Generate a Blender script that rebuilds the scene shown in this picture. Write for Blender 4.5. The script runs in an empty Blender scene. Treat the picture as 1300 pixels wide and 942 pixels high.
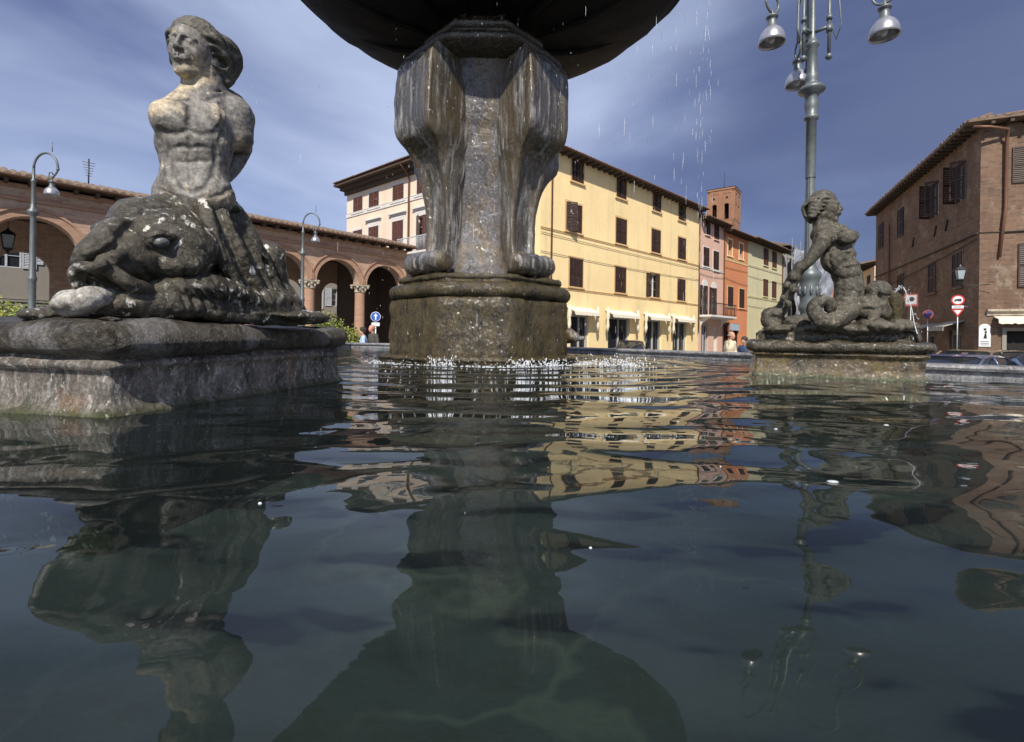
import bpy, bmesh, math, random
import numpy as np
from mathutils import Vector, Matrix
random.seed(7); np.random.seed(7)
S = bpy.context.scene
COL = S.collection
R = math.radians
PI = math.pi
F_ = 614.0; TH = 0.014; CZ = 1.45
WZ = CZ - 0.31           # water level
RZ = CZ - 0.19           # basin rim level

# ------------------------------------------------------------------ survey helpers
def ray(px, py):
    dx, dy = px - 650.0, py - 429.0
    c, s = math.cos(TH), math.sin(TH)
    return Vector(((dx*c + dy*s)/F_, 1.0, -(-dx*s + dy*c)/F_))
def at(px, py, Y):
    r = ray(px, py); return Vector((r.x*Y, Y, CZ + r.z*Y))

class Fr:
    """upright frame: local x along a facade, local y into the building"""
    def __init__(s, X, Y, dx, dy):
        a = math.atan2(dy, dx); s.a = a; s.P = Vector((X, Y, 0))
        s.M = Matrix.Translation(s.P) @ Matrix.Rotation(a, 4, 'Z')
        s.ux = Vector((math.cos(a), math.sin(a), 0)); s.uy = Vector((-math.sin(a), math.cos(a), 0))
    def uz(s, px, py, off=0.0):
        r = ray(px, py); o = Vector((0, 0, CZ))
        P = s.P + s.uy*off
        t = (P - o).dot(s.uy)/r.dot(s.uy)
        w = o + r*t
        return (w - s.P).dot(s.ux), w.z
    def box(s, x0, y0, x1, y1):
        """pixel box -> (u0,u1,z0,z1)"""
        xm, ym = (x0+x1)/2, (y0+y1)/2
        u0 = s.uz(x0, ym)[0]; u1 = s.uz(x1, ym)[0]
        z1 = s.uz(xm, y0)[1]; z0 = s.uz(xm, y1)[1]
        return u0, u1, z0, z1
    def w(s, u, d, z): return s.P + s.ux*u + s.uy*d + Vector((0, 0, z))

# ------------------------------------------------------------------ object helpers
def tag(o, label=None, cat=None, group=None, kind=None):
    if label: o['label'] = label
    if cat: o['category'] = cat
    if group: o['group'] = group
    if kind: o['kind'] = kind
    return o
def empty(name, M, label, cat, group=None):
    o = bpy.data.objects.new(name, None); COL.objects.link(o)
    if isinstance(M, (Vector, tuple, list)): M = Matrix.Translation(Vector(M))
    o.matrix_basis = M; o.empty_display_size = .2
    return tag(o, label, cat, group)
def world_of(o):
    M = o.matrix_basis.copy()
    while o.parent: o = o.parent; M = o.matrix_basis @ M
    return M
def place(o, parent, M):
    if parent is not None:
        o.parent = parent; o.matrix_basis = world_of(parent).inverted() @ M
    else: o.matrix_basis = M
class MB:
    def __init__(s): s.v = []; s.f = []; s.sm = []
    def add(s, vs, fs, smooth=False):
        b = len(s.v); s.v += [tuple(v) for v in vs]
        s.f += [tuple(b+i for i in f) for f in fs]; s.sm += [smooth]*len(fs); return s
    def box(s, x0, x1, y0, y1, z0, z1, M=None):
        vs = [Vector((x, y, z)) for z in (z0, z1) for y in (y0, y1) for x in (x0, x1)]
        if M: vs = [M @ v for v in vs]
        return s.add(vs, [(0,2,3,1),(4,5,7,6),(0,1,5,4),(2,6,7,3),(0,4,6,2),(1,3,7,5)])
    def tube(s, pts, rad, n=8, caps=True):
        pts = [Vector(p) for p in pts]; m = len(pts)
        if not hasattr(rad, '__len__'): rad = [rad]*m
        vs = []; up = None
        for i, p in enumerate(pts):
            t = (pts[min(i+1, m-1)] - pts[max(i-1, 0)])
            t = t.normalized() if t.length > 1e-9 else Vector((0,0,1))
            if up is None:
                up = Vector((0,0,1)) if abs(t.z) < .9 else Vector((1,0,0))
            a = t.cross(up); 
            if a.length < 1e-6: a = t.orthogonal()
            a.normalize(); b = a.cross(t); up = b
            for k in range(n):
                q = 2*PI*k/n; vs.append(p + (a*math.cos(q) + b*math.sin(q))*rad[i])
        fs = [(i*n+k, i*n+(k+1) % n, (i+1)*n+(k+1) % n, (i+1)*n+k) for i in range(m-1) for k in range(n)]
        s.add(vs, fs, True)
        if caps:
            s.add(vs[:n], [tuple(range(n))[::-1]]); s.add(vs[-n:], [tuple(range(n))])
        return s
    def lathe(s, prof, c=(0,0,0), n=24, M=None, smooth=True):
        c = Vector(c); vs = []
        for r, z in prof:
            for k in range(n):
                q = 2*PI*k/n; v = Vector((r*math.cos(q), r*math.sin(q), z))
                if M: v = M @ v
                vs.append(c + v)
        fs = [(i*n+k, i*n+(k+1) % n, (i+1)*n+(k+1) % n, (i+1)*n+k) for i in range(len(prof)-1) for k in range(n)]
        return s.add(vs, fs, smooth)
    def prism(s, poly, h0, h1, axis='y'):
        """poly in (u,z) extruded along y, or in (x,y) extruded along z"""
        n = len(poly)
        if axis == 'y': vs = [(p[0], h, p[1]) for h in (h0, h1) for p in poly]
        elif axis == 'x': vs = [(h, p[0], p[1]) for h in (h0, h1) for p in poly]
        else: vs = [(p[0], p[1], h) for h in (h0, h1) for p in poly]
        fs = [tuple(range(n)), tuple(range(2*n-1, n-1, -1))] + [(k, (k+1) % n, n+(k+1) % n, n+k) for k in range(n)]
        return s.add(vs, fs)
    def ball(s, c, r, n=10, m=6):
        c = Vector(c); rr = r if hasattr(r, '__len__') else (r, r, r)
        pr = [(math.sin(PI*i/m), -math.cos(PI*i/m)) for i in range(m+1)]
        vs = [c + Vector((a*math.cos(2*PI*k/n)*rr[0], a*math.sin(2*PI*k/n)*rr[1], b*rr[2])) for a, b in pr for k in range(n)]
        fs = [(i*n+k, i*n+(k+1) % n, (i+1)*n+(k+1) % n, (i+1)*n+k) for i in range(m) for k in range(n)]
        return s.add(vs, fs, True)
    def mesh(s, name, mat, clean=True):
        me = bpy.data.meshes.new(name); me.from_pydata(s.v, [], s.f)
        me.polygons.foreach_set('use_smooth', s.sm); me.update()
        if clean:
            bm = bmesh.new(); bm.from_mesh(me)
            bmesh.ops.remove_doubles(bm, verts=bm.verts, dist=1e-5)
            bmesh.ops.recalc_face_normals(bm, faces=bm.faces)
            bm.to_mesh(me); bm.free()
        me.materials.append(mat); return me
    def build(s, name, mat, parent=None, M=None, bevel=0, clean=True):
        o = bpy.data.objects.new(name, s.mesh(name, mat, clean)); COL.objects.link(o)
        place(o, parent, M if M is not None else Matrix())
        if bevel:
            b = o.modifiers.new('bevel', 'BEVEL'); b.width = bevel; b.segments = 2; b.limit_method = 'ANGLE'; b.angle_limit = R(35)
        return o
def copy_tree(o, parent=None):
    c = o.copy(); COL.objects.link(c)
    if parent is not None: c.parent = parent
    for ch in [q for q in bpy.data.objects if q.parent == o]: copy_tree(ch, c)
    return c

# ------------------------------------------------------------------ implicit surface modelling (for carved stone)
def vnoise(P, sc, seed=0):
    q = P*sc; i = np.floor(q).astype(np.int64); f = q - i; f = f*f*(3-2*f)
    def h(a, b, c):
        n = (a*73856093) ^ (b*19349663) ^ (c*83492791) ^ (seed*2654435)
        n = (n ^ (n >> 13))*1274126177 & 0x7fffffff
        return (n ^ (n >> 16)) % 10007/10007.0
    r = 0
    for dx in (0, 1):
        for dy in (0, 1):
            for dz in (0, 1):
                w = (f[:, 0] if dx else 1-f[:, 0])*(f[:, 1] if dy else 1-f[:, 1])*(f[:, 2] if dz else 1-f[:, 2])
                r = r + w*h(i[:, 0]+dx, i[:, 1]+dy, i[:, 2]+dz)
    return r*2-1
class Sdf:
    def __init__(s): s.p = []
    def ell(s, c, r, k=.03, rot=None, sub=False):
        r = r if hasattr(r, '__len__') else (r, r, r)
        s.p.append(('e', np.array(c, float), np.array(r, float), k, np.array(rot, float) if rot is not None else None, sub)); return s
    def cone(s, a, ra, b, rb, k=.03, sub=False):
        s.p.append(('c', np.array(a, float), np.array(b, float), k, (ra, rb), sub)); return s
    def path(s, pts, rad, k=.02, sub=False):
        if not hasattr(rad, '__len__'): rad = [rad]*len(pts)
        # smooth the path with Catmull-Rom
        P = [np.array(p, float) for p in pts]; out = []; ro = []
        for i in range(len(P)-1):
            p0, p1, p2, p3 = P[max(i-1, 0)], P[i], P[i+1], P[min(i+2, len(P)-1)]
            for t in (0, .25, .5, .75):
                out.append(.5*((2*p1)+(-p0+p2)*t+(2*p0-5*p1+4*p2-p3)*t*t+(-p0+3*p1-3*p2+p3)*t**3)); ro.append(rad[i]*(1-t)+rad[i+1]*t)
        out.append(P[-1]); ro.append(rad[-1])
        for i in range(len(out)-1): s.cone(out[i], ro[i], out[i+1], ro[i+1], k if i == 0 else min(k, .006), sub)
        return s
    def val(s, P):
        g = np.full(len(P), 1.0)
        for ty, A, B, k, X, sub in s.p:
            q = P-A
            if ty == 'e':
                if X is not None: q = q @ X.T
                k0 = np.sqrt(((q/B)**2).sum(1)); k1 = np.sqrt(((q/B**2)**2).sum(1))+1e-9; d = np.where(k0 < .05, -B.min(), k0*(k0-1)/k1)
            else:
                ba = B-A; t = np.clip((q @ ba)/((ba**2).sum()+1e-12), 0, 1); d = np.linalg.norm(q-t[:, None]*ba, axis=1)-(X[0]+(X[1]-X[0])*t)
            if sub: d = -d; hh = np.maximum(k-np.abs(g-d), 0)/k; g = np.maximum(g, d)+hh*hh*k/4
            else: hh = np.maximum(k-np.abs(g-d), 0)/k; g = np.minimum(g, d)-hh*hh*k/4
        return g
    def surf(s, o, D, t0):
        """points where the sight lines o + t*D meet the modelled surface"""
        D = np.array(D, float); L = np.linalg.norm(D, axis=1); D = D/L[:, None]; t = np.full(len(D), float(t0)); o = np.array(o, float)
        for _ in range(60):
            v = s.val(o+D*t[:, None]); t = t+np.clip(v, -.08, .08)*.8
            if (np.abs(v) < .0015).all(): break
        return o+D*t[:, None], D
    def carve(s, pts, r, depth=.0, k=.006, ridge=False, t0=1.6, dense=4):
        """chisel a groove (or raise a ridge) along the surface under a surveyed line"""
        Q = []
        for i in range(len(pts)-1):
            for j in range(dense): f = j/dense; Q.append((pts[i][0]+(pts[i+1][0]-pts[i][0])*f, pts[i][1]+(pts[i+1][1]-pts[i][1])*f))
        Q.append(pts[-1]); P, D = s.surf((0, 0, CZ), [ray(*q) for q in Q], t0)
        ok = np.abs(s.val(P)) < .01; off = -(r-depth) if not ridge else (r-depth)
        P = P+D*off; n = len(P)
        for i in range(n-1):
            if not (ok[i] and ok[i+1]) or np.linalg.norm(P[i+1]-P[i]) > .12: continue
            e0 = min(i, n-1-i); e1 = min(i+1, n-2-i); w0 = min(1, .45+.25*e0); w1 = min(1, .45+.25*max(0, e1))
            s.cone(P[i], r*w0, P[i+1], r*w1, k, not ridge)
        return s
    def build(s, name, mat, h, parent=None, noise=(), M=None):
        lo = np.full(3, 1e9); hi = -lo
        for p in s.p:
            if p[5]: continue
            if p[0] == 'e': m = p[2].max(); a, b = p[1]-m, p[1]+m
            else:
                m = max(p[4]); a, b = np.minimum(p[1], p[2])-m, np.maximum(p[1], p[2])+m
            lo = np.minimum(lo, a); hi = np.maximum(hi, b)
        lo -= 4*h+.01; hi += 4*h+.01
        n = np.ceil((hi-lo)/h).astype(int)+1
        G = np.full(n, 1.0, np.float32)
        ax = [lo[i]+h*np.arange(n[i]) for i in range(3)]
        for ty, A, B, k, X, sub in s.p:
            if ty == 'e': m = B.max()+k+3*h; a, b = A-m, A+m
            else: m = max(X)+k+3*h; a, b = np.minimum(A, B)-m, np.maximum(A, B)+m
            i0 = np.maximum(((a-lo)/h).astype(int), 0); i1 = np.minimum(((b-lo)/h).astype(int)+2, n)
            if (i1 <= i0).any(): continue
            x = ax[0][i0[0]:i1[0], None, None]; y = ax[1][None, i0[1]:i1[1], None]; z = ax[2][None, None, i0[2]:i1[2]]
            if ty == 'e':
                x, y, z = x-A[0], y-A[1], z-A[2]
                if X is not None:   # rows of X are the local axes
                    x, y, z = (x*X[0, 0]+y*X[0, 1]+z*X[0, 2], x*X[1, 0]+y*X[1, 1]+z*X[1, 2], x*X[2, 0]+y*X[2, 1]+z*X[2, 2])
                k0 = np.sqrt((x/B[0])**2+(y/B[1])**2+(z/B[2])**2)
                k1 = np.sqrt((x/B[0]**2)**2+(y/B[1]**2)**2+(z/B[2]**2)**2)+1e-9
                d = np.where(k0 < .05, -B.min(), k0*(k0-1)/k1)
            else:
                ba = B-A; L = (ba**2).sum()+1e-12
                t = np.clip(((x-A[0])*ba[0]+(y-A[1])*ba[1]+(z-A[2])*ba[2])/L, 0, 1)
                d = np.sqrt((x-A[0]-t*ba[0])**2+(y-A[1]-t*ba[1])**2+(z-A[2]-t*ba[2])**2)-(X[0]+(X[1]-X[0])*t)
            sl = tuple(slice(i0[q], i1[q]) for q in range(3)); g = G[sl]
            if sub:
                d = -d; hh = np.maximum(k-np.abs(g-d), 0)/k; G[sl] = np.maximum(g, d)+hh*hh*k/4
            else:
                hh = np.maximum(k-np.abs(g-d), 0)/k; G[sl] = np.minimum(g, d)-hh*hh*k/4
        ins = G < 0
        c = sum(ins[i:n[0]-1+i, j:n[1]-1+j, q:n[2]-1+q].astype(np.int8) for i in (0, 1) for j in (0, 1) for q in (0, 1))
        act = np.argwhere((c > 0) & (c < 8)); N = len(act)
        idx = np.full(tuple(n-1), -1, np.int64); idx[act[:, 0], act[:, 1], act[:, 2]] = np.arange(N)
        acc = np.zeros((N, 3)); cnt = np.zeros(N)
        cor = [(i, j, q) for i in (0, 1) for j in (0, 1) for q in (0, 1)]
        val = {o: G[act[:, 0]+o[0], act[:, 1]+o[1], act[:, 2]+o[2]].astype(float) for o in cor}
        for a_ in cor:
            for e in range(3):
                if a_[e]: continue
                b_ = list(a_); b_[e] = 1; b_ = tuple(b_)
                va, vb = val[a_], val[b_]; m = (va < 0) != (vb < 0)
                t = np.where(m, va/np.where(m, va-vb, 1), 0)
                P = np.tile(np.array(a_, float), (N, 1)); P[:, e] += t
                acc[m] += P[m]; cnt[m] += 1
        V = lo+h*(act+acc/cnt[:, None])
        quads = []
        for e in range(3):
            o1, o2 = (e+1) % 3, (e+2) % 3
            sa = [slice(0, n[q]) for q in range(3)]; sb = list(sa); sa[e] = slice(0, n[e]-1); sb[e] = slice(1, n[e])
            A_, B_ = ins[tuple(sa)], ins[tuple(sb)]
            E = np.argwhere(A_ != B_); fl = A_[E[:, 0], E[:, 1], E[:, 2]]
            q = []
            for (u, v) in ((-1, -1), (0, -1), (0, 0), (-1, 0)):
                X = E.copy(); X[:, o1] += u; X[:, o2] += v; q.append(idx[X[:, 0], X[:, 1], X[:, 2]])
            q = np.stack(q, 1); q[~fl] = q[~fl][:, ::-1]; quads.append(q)
        Q = np.concatenate(quads); Q = Q[(Q >= 0).all(1)]
        me = bpy.data.meshes.new(name)
        me.vertices.add(N); me.vertices.foreach_set('co', V.ravel())
        me.loops.add(len(Q)*4); me.loops.foreach_set('vertex_index', Q.ravel().astype(np.int32))
        me.polygons.add(len(Q)); me.polygons.foreach_set('loop_start', np.arange(len(Q), dtype=np.int32)*4)
        me.polygons.foreach_set('use_smooth', np.ones(len(Q), bool)); me.update(); me.validate()
        if noise:
            nr = np.zeros(N*3); me.vertices.foreach_get('normal', nr); nr = nr.reshape(-1, 3)
            for i, (sc, amp) in enumerate(noise): V = V+nr*(vnoise(V, sc, i)*amp)[:, None]
            me.vertices.foreach_set('co', V.ravel()); me.update()
        me.materials.append(mat)
        o = bpy.data.objects.new(name, me); COL.objects.link(o)
        place(o, parent, M if M is not None else Matrix()); return o

# ------------------------------------------------------------------ materials
class NT:
    def __init__(s, name):
        s.m = bpy.data.materials.new(name); s.m.use_nodes = True; s.t = s.m.node_tree; s.t.nodes.clear()
        s.out = s.n('ShaderNodeOutputMaterial'); s.b = s.n('ShaderNodeBsdfPrincipled')
        s.t.links.new(s.b.outputs[0], s.out.inputs['Surface'])
        s.tc = s.n('ShaderNodeTexCoord')
    def n(s, ty, **kw):
        x = s.t.nodes.new(ty)
        for k, v in kw.items():
            if k in x.inputs: x.inputs[k].default_value = v
            else: setattr(x, k, v)
        return x
    def l(s, a, b): s.t.links.new(a, b)
    def vec(s, scale=(1, 1, 1), rot=(0, 0, 0), src='Object', loc=(0,0,0)):
        m = s.n('ShaderNodeMapping'); m.inputs['Scale'].default_value = scale; m.inputs['Rotation'].default_value = rot; m.inputs['Location'].default_value = loc
        s.l(s.tc.outputs[src], m.inputs['Vector']); return m.outputs[0]
    def noise(s, scale, vec=None, detail=5, rough=.55, dist=0):
        x = s.n('ShaderNodeTexNoise'); x.inputs['Scale'].default_value = scale; x.inputs['Detail'].default_value = detail
        x.inputs['Roughness'].default_value = rough; x.inputs['Distortion'].default_value = dist
        s.l(vec if vec is not None else s.tc.outputs['Object'], x.inputs['Vector']); return x.outputs['Fac']
    def ramp(s, fac, stops, interp='LINEAR'):
        x = s.n('ShaderNodeValToRGB'); x.color_ramp.interpolation = interp; e = x.color_ramp.elements
        while len(e) < len(stops): e.new(.5)
        for i, (p, c) in enumerate(stops):
            e[i].position = p; e[i].color = (c, c, c, 1) if not hasattr(c, '__len__') else (*c, 1)
        s.l(fac, x.inputs[0]); return x.outputs[0]
    def mix(s, fac, a, b, mode='MIX'):
        x = s.n('ShaderNodeMix'); x.data_type = 'RGBA'; x.blend_type = mode
        for k_, v in ((0, fac), (6, a), (7, b)):
            sock = x.inputs[k_]
            if isinstance(v, (int, float)): sock.default_value = v if k_ == 0 else (v, v, v, 1)
            elif isinstance(v, (tuple, list)): sock.default_value = (*v[:3], 1)
            else: s.l(v, sock)
        return x.outputs[2]
    def math(s, op, a, b=0.0, clamp=False):
        x = s.n('ShaderNodeMath'); x.operation = op; x.use_clamp = clamp
        for i, v in enumerate((a, b)):
            if isinstance(v, (int, float)): x.inputs[i].default_value = v
            else: s.l(v, x.inputs[i])
        return x.outputs[0]
    def bump(s, h, dist=.01, strength=1, prev=None):
        x = s.n('ShaderNodeBump'); x.inputs['Distance'].default_value = dist; x.inputs['Strength'].default_value = strength
        s.l(h, x.inputs['Height'])
        if prev is not None: s.l(prev, x.inputs['Normal'])
        return x.outputs[0]
    def sep(s, src='Object'):
        x = s.n('ShaderNodeSeparateXYZ'); s.l(s.tc.outputs[src], x.inputs[0]); return x.outputs
    def fin(s, col=None, rough=None, nrm=None, **kw):
        for sock, v in (('Base Color', col), ('Roughness', rough), ('Normal', nrm)):
            if v is None: continue
            if isinstance(v, (int, float)): s.b.inputs[sock].default_value = v
            elif isinstance(v, (tuple, list)): s.b.inputs[sock].default_value = (*v, 1)
            else: s.l(v, s.b.inputs[sock])
        for k, v in kw.items(): s.b.inputs[k.replace('_', ' ')].default_value = v
        return s.m

def plain(name, col, rough=.5, var=.12, metallic=0.0, sc=6, bump=.0):
    t = NT(name); n = t.noise(sc)
    c = t.mix(n, tuple(x*(1-var*1.6) for x in col), tuple(min(1, x*(1+var*1.6)) for x in col))
    t.b.inputs['Metallic'].default_value = metallic
    nr = t.bump(t.noise(sc*6), bump) if bump else None
    return t.fin(c, rough, nr)
def plaster(name, col, stain=(.25, .2, .14), amt=.35, sc=1.0):
    t = NT(name); big = t.noise(.35*sc, detail=4); sm = t.noise(3*sc, detail=8, rough=.65)
    st = t.noise(1.0, t.vec((1.6, 1.6, .12)), detail=7, rough=.7)
    c = t.mix(t.ramp(big, [(.3, 0), (.7, 1)]), tuple(x*.9 for x in col), tuple(min(1, x*1.06) for x in col))
    c = t.mix(t.math('MULTIPLY', t.ramp(sm, [(.5, 0), (.72, 1)]), .35), c, tuple(x*.78 for x in col))
    c = t.mix(t.math('MULTIPLY', t.ramp(st, [(.52, 0), (.75, 1)]), amt), c, stain)
    return t.fin(c, .9, t.bump(t.noise(14, detail=8), .006))
def brick(name, c1, c2, mortar, sx=1.0, dirt=.4, patch=None):
    t = NT(name)
    x = t.n('ShaderNodeTexBrick'); x.offset = .5
    # x-z plane of the wall
    cm = t.n('ShaderNodeSeparateXYZ'); t.l(t.tc.outputs['Object'], cm.inputs[0]); cb = t.n('ShaderNodeCombineXYZ')
    t.l(t.math('ADD', cm.outputs[0], cm.outputs[1]), cb.inputs[0]); t.l(cm.outputs[2], cb.inputs[1])
    t.l(cb.outputs[0], x.inputs['Vector'])
    x.inputs['Color1'].default_value = (*c1, 1); x.inputs['Color2'].default_value = (*c2, 1); x.inputs['Mortar'].default_value = (*mortar, 1)
    x.inputs['Scale'].default_value = 1; x.inputs['Mortar Size'].default_value = .009; x.inputs['Mortar Smooth'].default_value = .3
    x.inputs['Brick Width'].default_value = .29*sx; x.inputs['Row Height'].default_value = .075*sx
    n = t.noise(.7, detail=7, rough=.65); m = t.noise(5, detail=8, rough=.7)
    c = t.mix(t.ramp(m, [(.35, 0), (.7, .55)]), x.outputs['Color'], mortar)
    c = t.mix(t.math('MULTIPLY', t.ramp(n, [(.45, 0), (.68, 1)]), dirt), c, tuple(q*.35 for q in c1))
    if patch:
        p = t.noise(1.1, t.vec((1, 1, .7), loc=(5, 3, 2)), detail=9, rough=.72)
        c = t.mix(t.ramp(p, [(.56, 0), (.62, .8)]), c, patch)
    return t.fin(c, .92, t.bump(t.math('ADD', t.math('MULTIPLY', x.outputs['Fac'], -1.0), t.math('MULTIPLY', m, .8)), .012))
def stone(name, dark, mid, light, spots=(.6, .58, .52), spot_amt=.62, rough=.75, sc=1.0, streak=0.0, low=None, lowz=(0, 1), moss=None, wet=0.0, bmp=.008, sprk=0.0, patch=None, patch_sc=6, moss_at=.5, run=None):
    """weathered stone in world metres: dark algae, grey body, pale lichen, optional vertical run-off streaks"""
    t = NT(name)
    v = t.vec((1, 1, 1)) if not streak else t.vec((1, 1, streak))
    a = t.noise(3.2*sc, v, detail=8, rough=.65, dist=.4); b = t.noise(11*sc, v, detail=8, rough=.7, dist=.3)
    d = t.noise(2.1*sc, t.vec((1, 1, streak or 1), loc=(7, 1, 4)), detail=9, rough=.72)
    c = t.mix(t.ramp(a, [(.36, 0), (.62, 1)]), dark, mid)
    c = t.mix(t.ramp(b, [(.48, 0), (.68, .8)]), c, light)
    if moss: c = t.mix(t.ramp(d, [(moss_at, 0), (moss_at+.1, .85)]), c, moss)
    if patch: c = t.mix(t.ramp(t.noise(patch_sc, t.vec((1, 1, .8), loc=(2, 8, 5)), detail=6, rough=.62), [(.53, 0), (.63, .85)]), c, patch)
    sp = t.noise(15*sc, t.vec((1, 1, .7)), detail=5, rough=.6, dist=.5); spm = t.noise(2.6*sc, t.vec(loc=(3, 9, 1)), detail=3)
    s_ = t.math('MULTIPLY', t.ramp(sp, [(spot_amt, 0), (spot_amt+.06, 1)]), t.ramp(spm, [(.42, 0), (.6, 1)]))
    c = t.mix(s_, c, spots)
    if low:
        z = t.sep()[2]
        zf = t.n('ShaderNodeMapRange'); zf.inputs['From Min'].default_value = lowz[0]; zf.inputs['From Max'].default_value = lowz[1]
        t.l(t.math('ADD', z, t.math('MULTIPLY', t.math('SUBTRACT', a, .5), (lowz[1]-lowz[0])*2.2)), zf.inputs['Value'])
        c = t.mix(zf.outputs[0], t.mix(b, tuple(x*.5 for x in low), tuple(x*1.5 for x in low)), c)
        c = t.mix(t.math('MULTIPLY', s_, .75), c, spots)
    fg = t.noise(34*min(sc, 2), t.vec((1, 1, .9), loc=(1, 2, 3)), detail=7, rough=.75)
    c = t.mix(1.0, c, t.ramp(fg, [(.30, .45), (.5, .95), (.70, 1.75)]), 'MULTIPLY')
    h = t.math('ADD', t.math('MULTIPLY', b, 1.0), t.math('MULTIPLY', t.noise(55*sc, detail=6, rough=.7), .5))
    nr = t.bump(h, bmp)
    if sprk:
        nr = t.bump(t.noise(38, t.vec((1, 1, .55)), detail=3, rough=.6), sprk, 1, nr)
    rr = t.ramp(a, [(.3, max(.08, rough-wet)), (.7, rough)]) if wet else rough
    if run:      # a sheet of water running down: glossy rippled film
        x = t.sep()[0]; m_ = t.math('ABSOLUTE', t.math('SUBTRACT', t.math('ADD', x, t.math('MULTIPLY', t.math('SUBTRACT', a, .5), .5)), run[0]))
        mr = t.n('ShaderNodeMapRange'); mr.inputs['From Min'].default_value = run[1]; mr.inputs['From Max'].default_value = run[1]*.55; t.l(m_, mr.inputs['Value'])
        t.l(mr.outputs[0], t.b.inputs['Coat Weight']); t.b.inputs['Coat Roughness'].default_value = .08; t.b.inputs['Coat IOR'].default_value = 1.5
        cn = t.bump(t.noise(17, t.vec((1, 1, .75)), detail=2.5, rough=.6), .05); t.l(cn, t.b.inputs['Coat Normal'])
    return t.fin(c, rr, nr)

M = {}
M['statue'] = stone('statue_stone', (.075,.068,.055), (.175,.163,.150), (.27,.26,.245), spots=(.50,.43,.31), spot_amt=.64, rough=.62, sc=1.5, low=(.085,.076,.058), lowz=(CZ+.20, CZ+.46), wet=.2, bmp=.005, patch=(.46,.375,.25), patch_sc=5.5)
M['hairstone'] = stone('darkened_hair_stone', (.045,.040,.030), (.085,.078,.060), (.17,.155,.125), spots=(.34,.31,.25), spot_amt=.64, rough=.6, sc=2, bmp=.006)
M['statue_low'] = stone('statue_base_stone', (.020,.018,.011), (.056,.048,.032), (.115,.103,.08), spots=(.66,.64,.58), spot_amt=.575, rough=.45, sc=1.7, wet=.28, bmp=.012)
M['statue2'] = stone('merman_stone', (.024,.020,.012), (.078,.067,.046), (.18,.165,.135), spots=(.34,.30,.23), spot_amt=.63, rough=.62, sc=2.2, wet=.1, bmp=.010)
M['ped'] = stone('pedestal_limestone', (.030,.027,.020), (.18,.16,.140), (.44,.41,.375), spots=(.5,.48,.44), spot_amt=.60, rough=.7, sc=2.6, streak=.42, low=(.05,.055,.015), lowz=(WZ-.005, WZ+.045), wet=.2, bmp=.014, moss=(.17,.085,.035), moss_at=.56)
M['ped2'] = stone('mossy_pedestal_stone', (.022,.017,.007), (.095,.068,.030), (.20,.15,.10), spots=(.3,.27,.2), spot_amt=.66, rough=.42, sc=2.6, streak=.5, low=(.05,.055,.015), lowz=(WZ+.005, WZ+.05), wet=.26, bmp=.014, moss=(.13,.088,.02), sprk=.008, run=(2.9, 1.6))
M['pedcap'] = stone('pedestal_cap_stone', (.018,.015,.009), (.075,.063,.043), (.18,.165,.145), spots=(.33,.29,.22), spot_amt=.66, rough=.5, sc=3.0, wet=.25, bmp=.024, moss=(.25,.145,.075), moss_at=.60, patch=(.24,.23,.22), patch_sc=4)
M['wetstone2'] = stone('wet_cap_moss_stone', (.020,.017,.008), (.065,.052,.028), (.12,.10,.07), spots=(.25,.22,.16), spot_amt=.66, rough=.34, sc=2.4, wet=.22, bmp=.016, sprk=.012, run=(2.9, .9))
M['wetstone'] = stone('wet_mossy_stone', (.012,.010,.005), (.062,.045,.013), (.120,.088,.030), spots=(.20,.17,.11), spot_amt=.66, rough=.42, sc=2.6, streak=.45, wet=.2, bmp=.022, sprk=.008, run=(-.40, .50))
M['column'] = stone('streaked_column_stone', (.012,.010,.006), (.10,.09,.072), (.47,.455,.44), spots=(.5,.48,.45), spot_amt=.80, rough=.45, sc=1.7, streak=.11, wet=.25, bmp=.010, moss=(.060,.040,.012), moss_at=.46, run=(-.40, 1.0))
M['panel'] = stone('wet_panel_stone', (.020,.019,.020), (.062,.060,.067), (.14,.135,.15), spots=(.3,.28,.26), spot_amt=.64, rough=.4, sc=2.6, streak=.4, wet=.22, bmp=.014, moss=(.075,.048,.016), moss_at=.47, sprk=.008, run=(-.43, .25))
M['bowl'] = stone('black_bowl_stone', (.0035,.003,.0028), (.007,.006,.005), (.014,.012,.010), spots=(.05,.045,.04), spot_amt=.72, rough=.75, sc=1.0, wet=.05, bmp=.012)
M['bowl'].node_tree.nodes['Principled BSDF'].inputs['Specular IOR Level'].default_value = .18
M['cap'] = stone('wet_cap_stone', (.012,.010,.006), (.036,.030,.015), (.085,.075,.05), spots=(.2,.18,.14), spot_amt=.66, rough=.25, sc=1.6, wet=.1, bmp=.012, sprk=.010, run=(-.43, .40))
M['rim'] = stone('basin_rim_stone', (.10,.10,.105), (.22,.22,.23), (.33,.33,.35), spots=(.4,.39,.37), spot_amt=.64, rough=.4, sc=.9, wet=.15, bmp=.01)
M['paving'] = stone('piazza_paving_stone', (.10,.095,.09), (.17,.165,.155), (.24,.23,.22), rough=.85, sc=.4, bmp=.01)
M['yellow'] = plaster('yellow_plaster', (.86,.67,.35), amt=.35)
M['yellow_trim'] = plaster('ochre_trim', (.62,.42,.20), amt=.2)
M['cream'] = plaster('cream_plaster', (.74,.60,.47), amt=.3)
M['cream_trim'] = plaster('white_trim', (.62,.60,.57), amt=.3)
M['pink'] = plaster('pink_plaster', (.62,.40,.31), amt=.2)
M['orange'] = plaster('orange_plaster', (.58,.22,.10), amt=.3)
M['green'] = plaster('pale_green_plaster', (.57,.53,.33), amt=.25)
M['grey'] = plaster('grey_plaster', (.24,.225,.20), amt=.4)
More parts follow.
